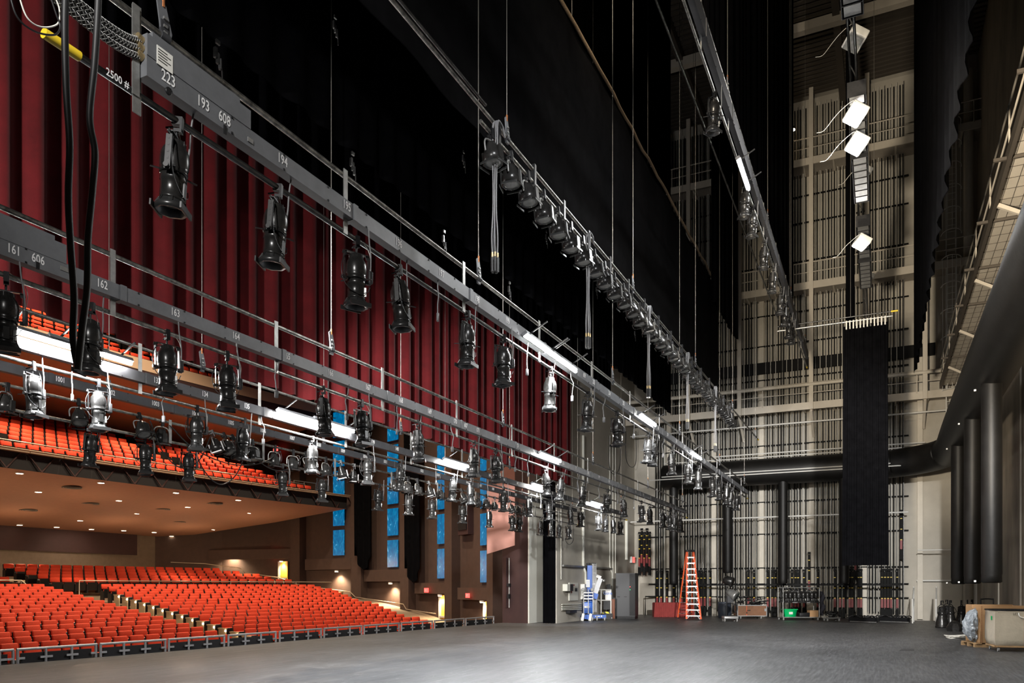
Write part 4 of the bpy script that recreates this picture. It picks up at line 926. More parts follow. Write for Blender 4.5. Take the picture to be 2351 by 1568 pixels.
# stepped balcony floors
def tiers(C, R, z, n, rise, dr=.92, x0=2, x1=41.5, first_gap=.5):
    mb = MB(); xs = [x0 + i * 1.5 for i in range(int((x1 - x0) / 1.5) + 1)]; rr = []
    for k in range(n):
        ra, rb_ = R + k * dr + (first_gap if k else 0), R + (k + 1) * dr + first_gap
        rr.append([(x, arc_pt(ra, x, C)[1], z + k * rise) for x in xs]); rr.append([(x, arc_pt(rb_, x, C)[1], z + k * rise) for x in xs])
    mb.grid(rr, False); return mb
struct(tiers(BC, RB + .9, 6.95, 10, .37), 'floor_balcony', 'carpet')
UB = 134.6
struct(tiers(BC, UB, 12.7, 8, .5), 'floor_upper_balcony', 'carpet')
struct(MB().grid([[(x, bal(UB - .1, x), 12.15) for x in XS], [(x, bal(UB + 5, x), 11.3) for x in XS], [(x, 45.9, 10.5) for x in XS]], False, True), 'ceiling_upper_balcony', 'soffit_terracotta')
struct(MB().grid([[(x, bal(UB - .1, x), 13.2) for x in XS], [(x, bal(UB - .1, x), 12.62) for x in XS]], False), 'trim_6', 'fascia_cream')
struct(MB().grid([[(x, bal(UB - .08, x), 12.62) for x in XS], [(x, bal(UB - .1, x), 12.15) for x in XS]], False), 'trim_7', 'house_maroon')
# soffit downlights and diffusers
def on_soffit(u, v):
    t = (u - CX) / FPX; lo, hi = 20., 70.
    for _ in range(40):
        d = (lo + hi) / 2; p = at_d(u, v, d); yy = p.y; y0 = bal(RB + .3, p.x); zs = 6.55 + (5.12 - 6.55) * (yy - y0) / (45.9 - y0)
        if p.z < zs: lo = d
        else: hi = d
    return at_d(u, v, d)
for i, (u, v) in enumerate(((45, 1085), (88, 1128), (232, 1107), (273, 1148), (404, 1130), (431, 1163), (547, 1147), (570, 1177), (313, 1178), (184, 1194), (463, 1190), (488, 1215), (284, 1217), (354, 1221), (45, 1204), (130, 1209), (394, 1230), (210, 1214))):
    p = on_soffit(u, v); s = thing('ceiling_downlight', 'round lit downlight in the terracotta balcony soffit, %s nearest the balcony edge' % nth(i + 1), 'downlight', (p.x, p.y, p.z - .03), 'soffit downlights')
    MB().lathe([(.15, p.z - .045), (.17, p.z - .04), (.17, p.z + .06)], 14, (p.x, p.y, 0)).build('trim_ring', 'cream_paint', s); MB().lathe([(.0, p.z - .05), (.14, p.z - .05), (.14, p.z - .045)], 14, (p.x, p.y, 0)).build('lens', 'downlight', s)
for i, (u, v) in enumerate(((165, 1118), (207, 1155), (65, 1170), (372, 1168), (493, 1155), (410, 1197))):
    p = on_soffit(u, v); mb = MB()
    for r in (.16, .26, .36): mb.lathe([(r, p.z - .03), (r + .07, p.z - .06), (r + .07, p.z)], 18, (p.x, p.y, 0))
    solo(mb, 'air_diffuser', 'grid_steel', 'dark round air diffuser in the balcony soffit, %s from the balcony edge' % nth(i + 1), 'air diffuser', 'soffit air diffusers')
# ---- seats
def seat_proto():
    r = thing('theatre_seat', 'x', 'seat')
    BR_ = MB().rbox((.485, .075, .33), .035, 2, (0, .137, .785), Matrix.Rotation(-.2, 4, 'X')).build('backrest', 'seat_red', r)
    MB().rbox((.5, .05, .5), .02, 1, (0, .165, .685), Matrix.Rotation(-.2, 4, 'X')).build('back_shell', 'seat_black', BR_)
    FS_ = MB().rbox((.46, .1, .42), .04, 2, (0, -.01, .50), Matrix.Rotation(.1, 4, 'X')).build('folded_seat', 'seat_red', r)
    MB().rbox((.47, .05, .42), .02, 1, (0, -.085, .49), Matrix.Rotation(.1, 4, 'X')).build('seat_pan', 'seat_black', FS_)
    for s in (-1, 1): MB().box((s * .28, -.02, .6), (.05, .3, .04)).box((s * .28, .05, .29), (.03, .06, .58)).build('armrest', 'seat_black', r)
    return r
SE = seat_proto(); SE.location = (0, 0, 100); remember(SE)
def lin(y, a, b): t = (y - a[1]) / (b[1] - a[1]); return a[0] + (b[0] - a[0]) * t
seats = []      # (x, y, z, rot, label, group, aisle)
for i in range(17):
    R = R0 + DR * i; z = rake(R); ps = PI
    rowname = 'in the %s row back from the stage' % nth(i + 1)
    x = lin(arc_pt(R, 23)[1], (21.5, 20.2), (24.8, 33.3)); k = 0
    st = .575 if i % 2 else .555
    while True:
        y = arc_pt(R, x)[1]; lim = lin(y, (30.5, 18.6), (37.6, 32)); a = math.asin((x - AC.x) / R)
        if x > lim: break
        seats.append((x + .28, y, z, -a, 'red theatre seat, %s from the aisle, %s row from the stage, block beyond aisle' % (nth(k + 1), nth(i + 1)), 'seats beyond the aisle', k == 0))
        x += st * math.cos(a); k += 1
    x = lin(arc_pt(R, 21)[1], (20.35, 20.2), (22.3, 33.4)) - .28; k = 0
    while True:
        y = arc_pt(R, x)[1]; a = math.asin((x - AC.x) / R)
        if proj((x, y, z + .9))[0] < -40: break
        seats.append((x, y, z, -a, 'red theatre seat, %s from the aisle, %s row from the stage, block before aisle' % (nth(k + 1), nth(i + 1)), 'seats before the aisle', False))
        x -= (.575 if i % 2 else .555) * math.cos(a); k += 1
for i in range(5):
    R = 67.6 + .9 * i; zz = rake(64.5) + .1 + (R - 67) * .2
    for j in range(40):
        x = 25.2 - .6 * i * 0 + j * .57
        y = arc_pt(R, x)[1]
        if x > 25.2 + 13.6 - .5 * i: break
        seats.append((x, y, zz, -math.asin((x - AC.x) / R), '', 'r', False))
    for j in range(6):
        x = 22.9 - j * .57; y = arc_pt(R, x)[1]
        if proj((x, y, zz + .9))[0] > -40: seats.append((x, y, zz, -math.asin((x - AC.x) / R), '', 'r', False))
for i in range(9):
    R = RB + 1.45 + .92 * i + (.5 if i else 0); zz = 6.95 + .37 * i
    j = 0
    while True:
        x = 17.0 + j * .58; y = bal(R, x); j += 1
        u = proj((x, y, zz + .8))[0]
        if x > 39.0 - .35 * i: break
        if u < -40 or (i and j % 17 in (9, 10)): continue
        seats.append((x, y, zz, -math.asin((x - BC.x) / R), '', 'b', False))
for i in range(7):
    R = UB + .65 + .92 * i + (.5 if i else 0); zz = 12.7 + .5 * i; j = 0
    while True:
        x = 17.0 + j * .58; y = bal(R, x); j += 1
        if x > 37: break
        if proj((x, y, zz + .8))[0] < -40 or j % 12 in (10, 11): continue
        seats.append((x, y, zz, -math.asin((x - BC.x) / R), '', 'u', False))
named = [s for s in seats if s[4]]; named.sort(key=lambda s: proj(s[:3])[2]); keep = named[:296]; rest = [s for s in seats if s not in set(keep)]
for s in keep:
    o = put(SE, s[:3], s[3], s[4], s[5])
    if s[6]:
        for k, sx in enumerate((-1,)):
            e = MB().bx(-.33, -.29, -.2, .22, .02, .66).bx(-.35, -.27, -.22, .24, .66, .7).build('end_panel', 'end_cream', None); e.parent = o
            if int(abs(s[1]) * 10) % 2: a = MB().box((-.36, -.23, .6), (.05, .03, .07)).build('aisle_lamp', 'downlight', None); a.parent = o
parts = {c.name.split('.')[0]: c.data for c, _ in KIDS[SE]}
mb = MB()
def sub(me, Mx, mi):
    o = MB(); o.v = [tuple(v.co) for v in me.vertices]; o.f = [tuple(p.vertices) for p in me.polygons]; o.sm = [True] * len(o.f); o.mi = [mi] * len(o.f); mb.joinm(o, Mx)
lowr, lowb = MB(), MB()
lowr.rbox((.48, .085, .25), .03, 1, (0, .145, .83), Matrix.Rotation(-.2, 4, 'X')); lowr.rbox((.46, .1, .42), .03, 1, (0, -.01, .50), Matrix.Rotation(.1, 4, 'X'))
lowb.box((0, -.085, .51), (.48, .05, .42), 0, .1); lowb.box((0, .17, .68), (.52, .04, .5), 0, -.2)
for q in (-1, 1): lowb.box((q * .28, -.02, .4), (.05, .3, .44))
lowr.mi = [0] * len(lowr.f); lowb.mi = [1] * len(lowb.f)
for s in rest:
    Mx = Matrix.Translation(s[:3]) @ Matrix.Rotation(s[3], 4, 'Z'); mb.joinm(lowr, Mx); mb.joinm(lowb, Mx)
o = mb.build('distant_seating', ['seat_red', 'seat_black']); tag(o, 'rows of red seats at the rear and up in the balconies', 'seats', None, 'stuff')
# cross-aisle rail, balcony rails
def rail(pts, posts, lab, nm='guard_rail', h=1.0, r=.028, mid=0):
    s = thing(nm, lab, 'railing', pts[0]); MB().tube(pts, r, 6).build('handrail', 'rail_metal', s)
    for p in posts: MB().tube([p, (p[0], p[1], p[2] - h)], r * .8, 6).build('post', 'rail_metal', s)
    for k in range(mid): MB().tube([(p[0], p[1], p[2] - .28 * (k + 1)) for p in pts], r * .6, 5).build('mid_rail', 'rail_metal', s)
R = 65.6; z = rake(64.5) + 1.0
pp = [(x, arc_pt(R, x)[1], z) for x in (25.0, 27, 29, 31, 33, 35, 37, 39.3)]
rail([(24.7, pp[0][1] - .4, z - .95)] + pp, pp[::2], 'metal rail along the cross aisle before the rear seats', mid=0)
pp = [(x, arc_pt(R, x)[1], z) for x in (16, 18, 20, 22.4)]
rail(pp + [(23.0, pp[-1][1] - .5, z - .75)], pp[2:], 'metal rail along the cross aisle at the picture edge', mid=0)
pp = [(x, bal(RB + 2.35, x), 8.1) for x in [15 + i * 1.6 for i in range(16)]]
rail(pp, pp, 'long metal rail behind the front balcony row', h=1.1, mid=0)
pp = [(x, bal(RB + 2.4, x), 8.25) for x in (38.2, 39, 40)]
rail(pp, pp, 'short metal rail at the side end of the lower balcony', h=1.2)
# orchestra rail sections along the stage edge
sec = [(-70, 31, 1504), (38, 222, 1488.5), (229, 381, 1477.5), (386, 516, 1467.5), (523, 634, 1459), (641, 738, 1451), (743, 831, 1444.5), (835, 917, 1438.5), (921, 993, 1434), (997, 1066, 1431), (1069, 1134, 1428.5)]
for i, (ua, ub, vm) in enumerate(sec):
    A, B = on_z((ua), 1527 - 0 if ua < 30 else 1500, 0), None
    def edge_at(u):
        t = (u - CX) / FPX; d = 10.
        for _ in range(60):
            p = at_d(u, YH, d); d *= (apron_y(p.x) + .1) / p.y
        return at_d(u, YH, d)
    A, B = edge_at(ua), edge_at(ub); L = (B - A).length; w = (B - A).normalized(); zt = .285
    s = thing('orchestra_rail', 'silver framed dark rail section along the stage edge, %s from the picture edge' % nth(i + 1), 'railing', (A.x, A.y, -.6), 'orchestra rail sections')
    a0, b0 = Vector((A.x, A.y, zt)), Vector((B.x, B.y, zt)); MB().tube([a0, b0], .03, 8).build('top_rail', 'rail_silver', s)
    for k in range(4):
        p = a0.lerp(b0, [.012, .345, .67, .988][k]); MB().tube([p, (p.x, p.y, -.6)], .03, 8).build('post', 'rail_silver', s)
        q0 = p - w * (.13 if k else 0); q1 = p + w * (.13 if k < 3 else 0)
        MB().beam((q0.x, q0.y - .02, .1), (q1.x, q1.y - .02, .1), .03, .045).build('bracket', 'rail_silver', s)
    n = Vector((-w.y, w.x, 0)) * .05; m0, m1 = a0 + w * .1 + n, b0 - w * .1 + n
    MB().beam((m0.x, m0.y, -.2), (m1.x, m1.y, -.2), .03, .8).build('panel', 'rail_panel', s)
# ================= things standing on the stage
TH = math.atan2(-CS, SN)
def prop(name, label, cat, u, v, group=None, rz=0., z=0.):
    """a root on the floor whose local x runs to the viewer's right, y away from the viewer"""
    p = on_z(u, v, 0); r = thing(name, label, cat, (p.x, p.y, z), group); r.rotation_euler = (0, 0, TH + rz); ORG[r] = (0., 0., 0.)
    return r, (EYE * FPX / (v - YH)) / FPX
def wheel(b, x, y, r=.06, w=.04): return b.tube([(x - w / 2, y, r), (x + w / 2, y, r)], r, 14)
# --- blue personnel lift
L, s = prop('personnel_lift', 'blue and silver personnel lift with outrigger arm by the proscenium wall', 'lift', 1358, 1425)
X = lambda u: (u - 1358) * s
Z = lambda v: (1424 - v) * s
MB().bx(X(1335), X(1361), -.25, .45, .09, .3).bx(X(1361), X(1391), -.1, .2, .12, .28).bx(X(1345), X(1352), -.42, -.2, .08, .3).build('base', 'lift_blue', L)
for u, y in ((1333, -.2), (1358, -.35), (1387, -.15), (1340, .4), (1372, .45)): wheel(MB(), X(u), y, .085 if u != 1358 else .1, .05).build('caster', 'wheel_grey', L)
wheel(MB(), X(1369), -.22, .12, .05).build('large_wheel', 'wheel_grey', L)
MB().bx(X(1348.5), X(1359.6), -.02, .2, .3, Z(1297)).bx(X(1350), X(1358), -.06, 0, .9, Z(1299)).build('mast', 'lift_blue', L)
MB().rbox((.2, .14, .1), .03, 2, (X(1351.5), .1, Z(1294))).box((X(1362), .1, Z(1292.5)), (.3, .05, .03)).build('mast_head', 'black_paint', L)
b = MB()
for k in range(5): b.bx(X(1360.5) + .042 * k, X(1360.5) + .042 * k + .016, 0, .2, .4, Z(1293))
for v in (1300, 1315, 1340): b.bx(X(1360), X(1370), .02, .18, Z(v), Z(v) + .02)
b.build('mast_extension', 'aluminium', L)
MB().rbox((X(1359.4) - X(1337.5), .3, Z(1381) - Z(1407)), .03, 2, ((X(1337.5) + X(1359.4)) / 2, -.22, (Z(1381) + Z(1407)) / 2)).build('power_box', 'lift_blue', L)
b = MB()
for k in range(4): b.bx(X(1341), X(1356), -.385, -.37, Z(1406) + .07 * k, Z(1406) + .07 * k + .02)
b.build('vents', 'black_paint', L); MB().bx(X(1340), X(1351), -.385, -.37, Z(1394), Z(1390)).build('name_plate', 'paper', L)
MB().bx(X(1345), X(1353.4), -.12, -.1, Z(1347), Z(1330)).build('instruction_board', 'paper', L)
b = MB()
for k in range(5): b.bx(X(1346), X(1352), -.124, -.118, Z(1345) + .06 * k, Z(1345) + .06 * k + .012)
b.build('board_print', 'lift_blue', L)
b = MB()
for v in (1359.5, 1366.5, 1373.5): b.bx(X(1337.5), X(1360), -.4, -.36, Z(v) - .025, Z(v) + .025).bx(X(1337.5), X(1338.5), -.4, .1, Z(v) - .02, Z(v) + .02)
for u in (1338.5, 1349, 1359.5): b.tube([(X(u), -.38, Z(1408)), (X(u), -.38, Z(1352))], .025, 8)
b.build('guard_frame', 'aluminium', L)
for u in (1337.5, 1358): MB().lathe([(.0, -.05), (.09, -.04), (.09, .04), (0, .05)], 12).xf(Matrix.Translation((X(u), -.4, Z(1353))) @ Matrix.Rotation(PI / 2, 4, 'X')).build('roller', 'wheel_grey', L)
a0, a1 = Vector((X(1365), -.1, Z(1364))), Vector((X(1378), -.05, Z(1327))); MB().beam(a0, a1, .2, .12, (0, 1, 0)).build('outrigger_arm', 'aluminium', L)
b = MB()
for k in (-.06, 0, .06): b.beam(a0 + Vector((k, -.06, .0)), a1 + Vector((k, -.06, 0)), .02, .01, (0, 1, 0))
b.build('arm_grooves', 'rack_grey', L); MB().box((X(1365), -.12, Z(1367)), (.26, .2, .26), 0, 0, .3).build('arm_foot', 'lift_blue', L)
MB().box((X(1374), -.02, Z(1323)), (.24, .12, .14), 0, 0, .4).lathe([(0, -.06), (.08, -.05), (.08, .05), (0, .06)], 12, (X(1386), 0, Z(1332))).build('arm_caster', 'galvanised', L)
for u in (1336, 1353): MB().box((X(u), -.42, Z(1415)), (.12, .06, .34), 0, 0, .15).build('stabiliser', 'white_paint', L)
MB().bx(X(1366), X(1377), -.104, -.1, .19, .23).build('white_marking', 'exit_white', L); MB().bx(X(1379), X(1382), -.104, -.1, .18, .25).build('warning_label', 'paper', L); MB().bx(X(1344), X(1348.5), -.389, -.384, Z(1392) - .012, Z(1392) + .012).build('plate_print', 'rack_grey', L)
# lift basket standing beside it
K, s = prop('work_platform', 'white tubular work platform basket with yellow black striped toe board', 'platform', 1388, 1421)
X = lambda u: (u - 1388) * s
Z = lambda v: (1420 - v) * s
MB().bx(X(1382), X(1405), -.25, .45, 0, Z(1407)).build('pedestal', 'black_paint', K)
MB().bx(X(1381.5), X(1402.5), -.28, -.24, Z(1407), Z(1403)).build('toe_board', 'hazard', K)
b = MB()
for u, y in ((1372, .4), (1379, -.26), (1401, -.26), (1395, .4)): b.tube([(X(u), y, Z(1407)), (X(u), y, Z(1353))], .03, 8)
for v in (1353, 1377): b.tube([(X(1372), .4, Z(v)), (X(1379), -.26, Z(v)), (X(1401), -.26, Z(v)), (X(1395), .4, Z(v))], .03, 8)
b.build('guard_frame', 'white_paint', K)
MB().bx(X(1388), X(1400.5), -.32, -.27, Z(1376), Z(1354.5)).build('sign_panel', 'exit_white', K); text('Genie', .22, 'lift_blue', K, (X(1393.5), -.325, Z(1361)), sx=.8, name='lettering')
MB().bx(X(1384), X(1399.5), -.3, -.27, Z(1398), Z(1379)).build('mesh_gate', 'black_paint', K)
for u, y in ((1384, -.2), (1403, -.2)): wheel(MB(), X(u), y, .06).build('caster', 'wheel_grey', K)
P, s = prop('leaning_board', 'thin black board leaning behind the work platform', 'board', 1404, 1420)
MB().beam((.25, .4, .02), (-.12, .42, 1.72), .06, .22, (1, 0, 0)).build('board', 'black_paint', P)
P, s = prop('leaning_board', 'reddish brown board with black edging leaning on the dark rack cabinet', 'board', 1412, 1421)
b = MB().bx(-.3, .02, 0, .06, 0, 1.05); b.build('edging', 'black_paint', P); MB().rbox((.22, .04, .98), .015, 2, (-.12, -.02, .5)).build('face', 'board_brown', P)
P, s = prop('fire_extinguisher', 'small red fire extinguisher between leaning board and rack cabinet', 'extinguisher', 1412, 1412)
MB().lathe([(0, .9), (.07, .91), (.08, .95), (.08, 1.2), (.04, 1.27)], 12).build('cylinder', 'weight_red', P); MB().box((0, 0, 1.32), (.06, .05, .1)).build('valve', 'black_paint', P)
C, s = prop('rack_cabinet', 'tall dark grey equipment rack cabinet beside the exit sign', 'cabinet', 1432, 1420.5, rz=-.35)
MB().bx(-.4, .58, 0, .8, .12, 2.28).build('body', 'rack_grey', C); MB().bx(-.38, .56, .02, .78, 0, .12).build('plinth', 'black_paint', C)
MB().bx(-.38, .28, -.02, 0, .16, 2.24).build('door', 'rack_grey', C); MB().bx(.3, .58, -.025, 0, .16, 2.24).build('side_panel', 'black_paint', C)
for z in (1.45, 1.6): MB().box((.33, -.035, z), (.03, .02, .03)).build('indicator', 'led_green' if z < 1.5 else 'exit_red', C)
MB().box((-.25, -.03, 1.1), (.14, .02, .03)).box((.1, -.03, 1.1), (.14, .02, .03)).build('handle', 'black_paint', C)
# --- ladder
FL, FR, BL, BR = on_z(1576, 1424, 0), on_z(1609, 1424.5, 0), on_z(1556, 1420, 0), on_z(1588, 1418.5, 0)
dm = 37.8; TL, TR = at_d(1577.5, 1266, dm), at_d(1592, 1266, dm); zt = (TL.z + TR.z) / 2; TL.z = TR.z = zt
mid = (FL + FR + BL + BR) / 4
ld = thing('step_ladder', 'tall orange fibreglass step ladder with silver steps', 'ladder', (mid.x, mid.y, 0))
dn = Vector((CS, SN, 0))
for a, c in ((FL, TL), (FR, TR)): MB().beam(a + Vector((0, 0, .03)), c, .085, .035, dn).build('front_rail', 'ladder_orange', ld)
for a, c in ((BL, TL + dn * .12), (BR, TR + dn * .12)): MB().beam(a + Vector((0, 0, .03)), c, .07, .03, dn).build('rear_rail', 'ladder_orange', ld)
for k in range(11):
    t = (k + .75) / 11.8; p, q = FL.lerp(TL, t), FR.lerp(TR, t); MB().beam(p, q, .1, .06, (0, 0, 1)).build('step', 'aluminium', ld)
    stp = [o for o in COL.objects if o.parent == ld and o.name.startswith('step')][-1]; m = (q - p) * .22
    MB().beam(p + Vector((0, 0, -.18)), p + m, .02, .02).build('step_brace', 'aluminium', stp); MB().beam(q + Vector((0, 0, -.18)), q - m, .02, .02).build('step_brace', 'aluminium', stp)
for k in range(5): t = (k * 2 + .9) / 11.8; MB().beam(BL.lerp(TL, t), BR.lerp(TR, t), .03, .03).build('rear_brace', 'aluminium', ld)
for k in (1, 3, 5, 7, 9): t = (k + .75) / 11.8; MB().beam(FL.lerp(TL, t), BL.lerp(TL, t), .02, .02).build('spreader', 'aluminium', ld)
MB().beam(TL - (TR - TL) * .2 + Vector((0, 0, .03)), TR + (TR - TL) * .2 + Vector((0, 0, .03)), .26, .09).build('top_cap', 'black_paint', ld)
for p in (FL, FR, BL, BR): MB().box((p.x, p.y, .03), (.09, .09, .06)).build('foot', 'black_paint', ld)
# --- skirted table
T, s = prop('skirted_table', 'low table draped with a pleated red skirt behind the ladder', 'table', 1548, 1417)
MB().bx(-.98, .98, 0, .75, .74, .77).build('table_top', 'skirt_red', T); b = MB()
rw = lambda z, g: [(-1.02 * g + 2.04 * g * k / 160, .0 - .03 * g * g + .022 * math.sin(k * .85), z) for k in range(161)]
b.grid([rw(.01, 1.05), rw(.76, 1.0)]); b.grid([[(x, y + .02, z) for x, y, z in r] for r in (rw(.01, 1.05), rw(.76, 1.0))], True, True)
b.build('front_skirt', 'skirt_red', T)
for sx in (-1, 1): MB().bx(sx * 1.0 - .015, sx * 1.0 + .015, 0, .74, .01, .75).build('side_skirt', 'skirt_red', T)
# --- floor rail of the rigging lock
P, s = prop('pipe_barrier', 'low black pipe barrier before the guide rails by the table', 'barrier', 1500, 1412.5)
b = MB(); b.tube([(-.45, 0, 0), (-.45, 0, 1.05), (2.2, 0, 1.05)], .035, 8).tube([(.25, 0, 0), (.25, 0, 1.05)], .03, 8).tube([(1.4, 0, 0), (1.4, 0, 1.05)], .03, 8); b.build('frame', 'track_black', P)
# --- light trolley with blue barrel
B_, s = prop('barrel', 'dark blue plastic barrel behind the spotlight trolley', 'barrel', 1664, 1418.5)
MB().lathe([(.3, 0), (.33, .05), (.35, .4), (.33, .75), (.34, .78), (.34, .82), (.3, .82)], 24).build('drum', 'barrel_blue', B_)
D, s = prop('spotlight_trolley', 'black trolley on casters carrying two stacked round spotlights', 'trolley', 1675, 1427)
X = lambda u: (u - 1675) * s
Z = lambda v: (1426 - v) * s
MB().rbox((.66, .5, .12), .03, 2, (X(1676), 0, .19)).build('base', 'aluminium', D)
for x, y in ((-.28, -.2), (.28, -.2), (-.25, .2), (.27, .2)): wheel(MB(), x, y, .07).build('caster', 'wheel_grey', D)
b = MB()
for u in (1668, 1690): b.tube([(X(u), 0, .2), (X(u), 0, Z(1346))], .02, 8)
for v in (1346, 1385): b.tube([(X(1663), 0, Z(v)), (X(1691), 0, Z(v))], .016, 6)
b.build('frame', 'black_paint', D)
MB().lathe([(0, -.2), (.12, -.19), (.16, -.12), (.17, .12), (.15, .14), (0, .1)], 20).xf(Matrix.Translation((X(1673.5), -.05, Z(1333))) @ Matrix.Scale(1.3, 4) @ Matrix.Rotation(1.9, 4, 'Y') @ Matrix.Rotation(.5, 4, 'X')).build('upper_spotlight', 'fixture_black', D)
MB().lathe([(0, -.22), (.1, -.2), (.13, -.1), (.17, .1), (.18, .16), (0, .12)], 20).xf(Matrix.Translation((X(1681), -.06, Z(1363))) @ Matrix.Scale(1.35, 4) @ Matrix.Rotation(2.2, 4, 'Y') @ Matrix.Rotation(.6, 4, 'X')).build('lower_spotlight', 'galvanised', D)
MB().box((X(1676), 0, Z(1375)), (.3, .2, .3)).build('ballast_box', 'rack_grey', D)
b = MB()
for k in range(5): b.tube([(X(1688) + .08 * math.cos(a), -.1 + .03 * k, .62 + .22 * math.sin(a)) for a in [2 * PI * q / 14 for q in range(14)]], .014, 5, True)
b.build('coiled_lead', 'cable_black', D)
# --- road case with cables
W, s = prop('road_case', 'brown wooden road case on casters heaped with black cable', 'case', 1727, 1421)
X = lambda u: (u - 1727) * s
Z = lambda v: (1420 - v) * s
MB().bx(X(1693.5), X(1760), 0, .7, .16, .66).build('body', 'case_wood', W); b = MB()
for a in (X(1693.5), X(1760)): b.bx(a - .02, a + .02, -.015, .015, .15, .68)
for z in (.15, .67): b.bx(X(1693.5) - .02, X(1760) + .02, -.015, .02, z - .02, z + .02)
b.build('edge_trim', 'aluminium', W); MB().bx(X(1713.6), X(1714.8), -.016, -.004, .17, .66).build('orange_tape', 'ladder_orange', W)
MB().bx(X(1713.4), X(1717), -.008, -.002, .4, .44).build('dark_marking', 'marking_black', W); MB().bx(X(1717.5), X(1723), -.008, -.002, .41, .45).build('dark_marking', 'marking_black', W); MB().bx(X(1713.6), X(1715.4), -.02, -.014, .26, .36).build('dark_marking', 'marking_black', W)
MB().bx(X(1755), X(1759), -.02, 0, .38, .52).build('latch_plate', 'aluminium', W)
for u in (1701, 1748): wheel(MB(), X(u), .08, .075).build('caster', 'wheel_grey', W); wheel(MB(), X(u), .6, .075).build('caster', 'wheel_grey', W)
rc = random.Random(5); P, s = prop('cable_heap', 'heap of black stage cable spilling over the brown road case', 'cables', 1727, 1421, z=.67)
for k in range(26):
    cx, cy, cz = rc.uniform(-.6, .72), rc.uniform(.1, .6), .05 + rc.random() * .3 * (.3 + abs(math.sin(k)))
    r = rc.uniform(.1, .22); tl = rc.uniform(-.7, .7)
    MB().tube([(cx + r * math.cos(a), cy + r * .5 * math.sin(a), max(.02, cz + r * tl * math.sin(a + k) * .6)) for a in [2 * PI * q / 16 for q in range(16)]], .022, 5, True).build('cable_coil', 'cable_black', P)
# --- light rack cart
G, s = prop('rack_cart', 'steel rolling rack cart hung with a row of black spotlights', 'cart', 1840, 1424)
X = lambda u: (u - 1840) * s
Z = lambda v: (1423 - v) * s
b = MB()
for u in (1798, 1881):
    for y in (0, .7): b.tube([(X(u), y, .12), (X(u), y, Z(1348))], .022, 8)
for y in (0, .7): b.tube([(X(1796), y, Z(1348)), (X(1883), y, Z(1348))], .022, 8)
b.build('frame', 'galvanised', G); MB().bx(X(1797), X(1882), -.03, .73, .12, .16).build('deck', 'galvanised', G)
for u in (1799, 1878):
    for y in (.02, .66): wheel(MB(), X(u), y, .06).build('caster', 'wheel_grey', G)
gl = G.location
def wp(x, y, z): c, q = math.cos(TH), math.sin(TH); return (gl.x + x * c - y * q, gl.y + x * q + y * c, z)
for k in range(8): dup(SP, wp(X(1804) + k * .205 + .02, .0 + .03 * (k % 2), Z(1348) - .03), TH + .3 * math.sin(k * 2.1), 'black spotlight hung on the rolling rack cart, %s from the wooden road case' % nth(k + 1), 'spotlights on the rack cart', 0, ('supply_tail',))
for k in range(7): dup(SP, wp(X(1806) + k * .22, .7, Z(1348) - .03), TH + 1 + .3 * k, 'black spotlight on the rear bar of the rolling rack cart, %s from the wooden case' % nth(k + 1), 'spotlights on the rack cart', 0, ('supply_tail', 'safety_cable'))
q = wp(X(1816), .2, .16); o = thing('storage_bin', 'bright green plastic bin on the rack cart deck', 'bin', q); o.rotation_euler = (0, 0, TH); ORG[o] = (0, 0, 0)
b = MB(); b.lathe([(.33, 0), (.41, .34)], 4).xf(Matrix.Scale(.7, 4, (0, 1, 0)) @ Matrix.Rotation(PI / 4, 4, 'Z')); b.build('tub', 'bin_green', o); MB().bx(-.32, .32, -.23, .23, .34, .375).build('lid', 'bin_green', o); MB().bx(-.09, .09, -.2, -.19, .12, .24).build('white_mark', 'exit_white', o)
q = wp(X(1869.5), .2, .16); o = solo(MB().bx(-.2, .2, -.18, .18, 0, .31), 'carton', 'cardboard', 'small cardboard carton on the rack cart deck', 'box'); o.location = q; o.rotation_euler = (0, 0, TH)
q = wp(X(1848), .2, .16); o = solo(MB().rbox((.5, .36, .2), .03, 2), 'equipment_box', 'black_paint', 'black plastic box on the rack cart deck between bin and carton', 'box'); o.location = q; o.rotation_euler = (0, 0, TH)
b = MB(); b.grid([[(X(1884) + .03 * math.sin(k) + .3 * j / 8 * (1 - .3 * abs(k / 12 - .5)), .3 + .06 * math.sin(k * 1.3 + j), .25 + 1.15 * (1 - k / 12) - .05 * j / 8) for j in range(9)] for k in range(13)]); o = b.build('garment', 'vest', None)
for v_ in o.data.vertices: pass
o.location = (gl.x, gl.y, 0); o.rotation_euler = (0, 0, TH); tag(o, 'dark cloth garment hanging on the end of the rack cart', 'garment')
md = o.modifiers.new('s', 'SOLIDIFY'); md.thickness = .05
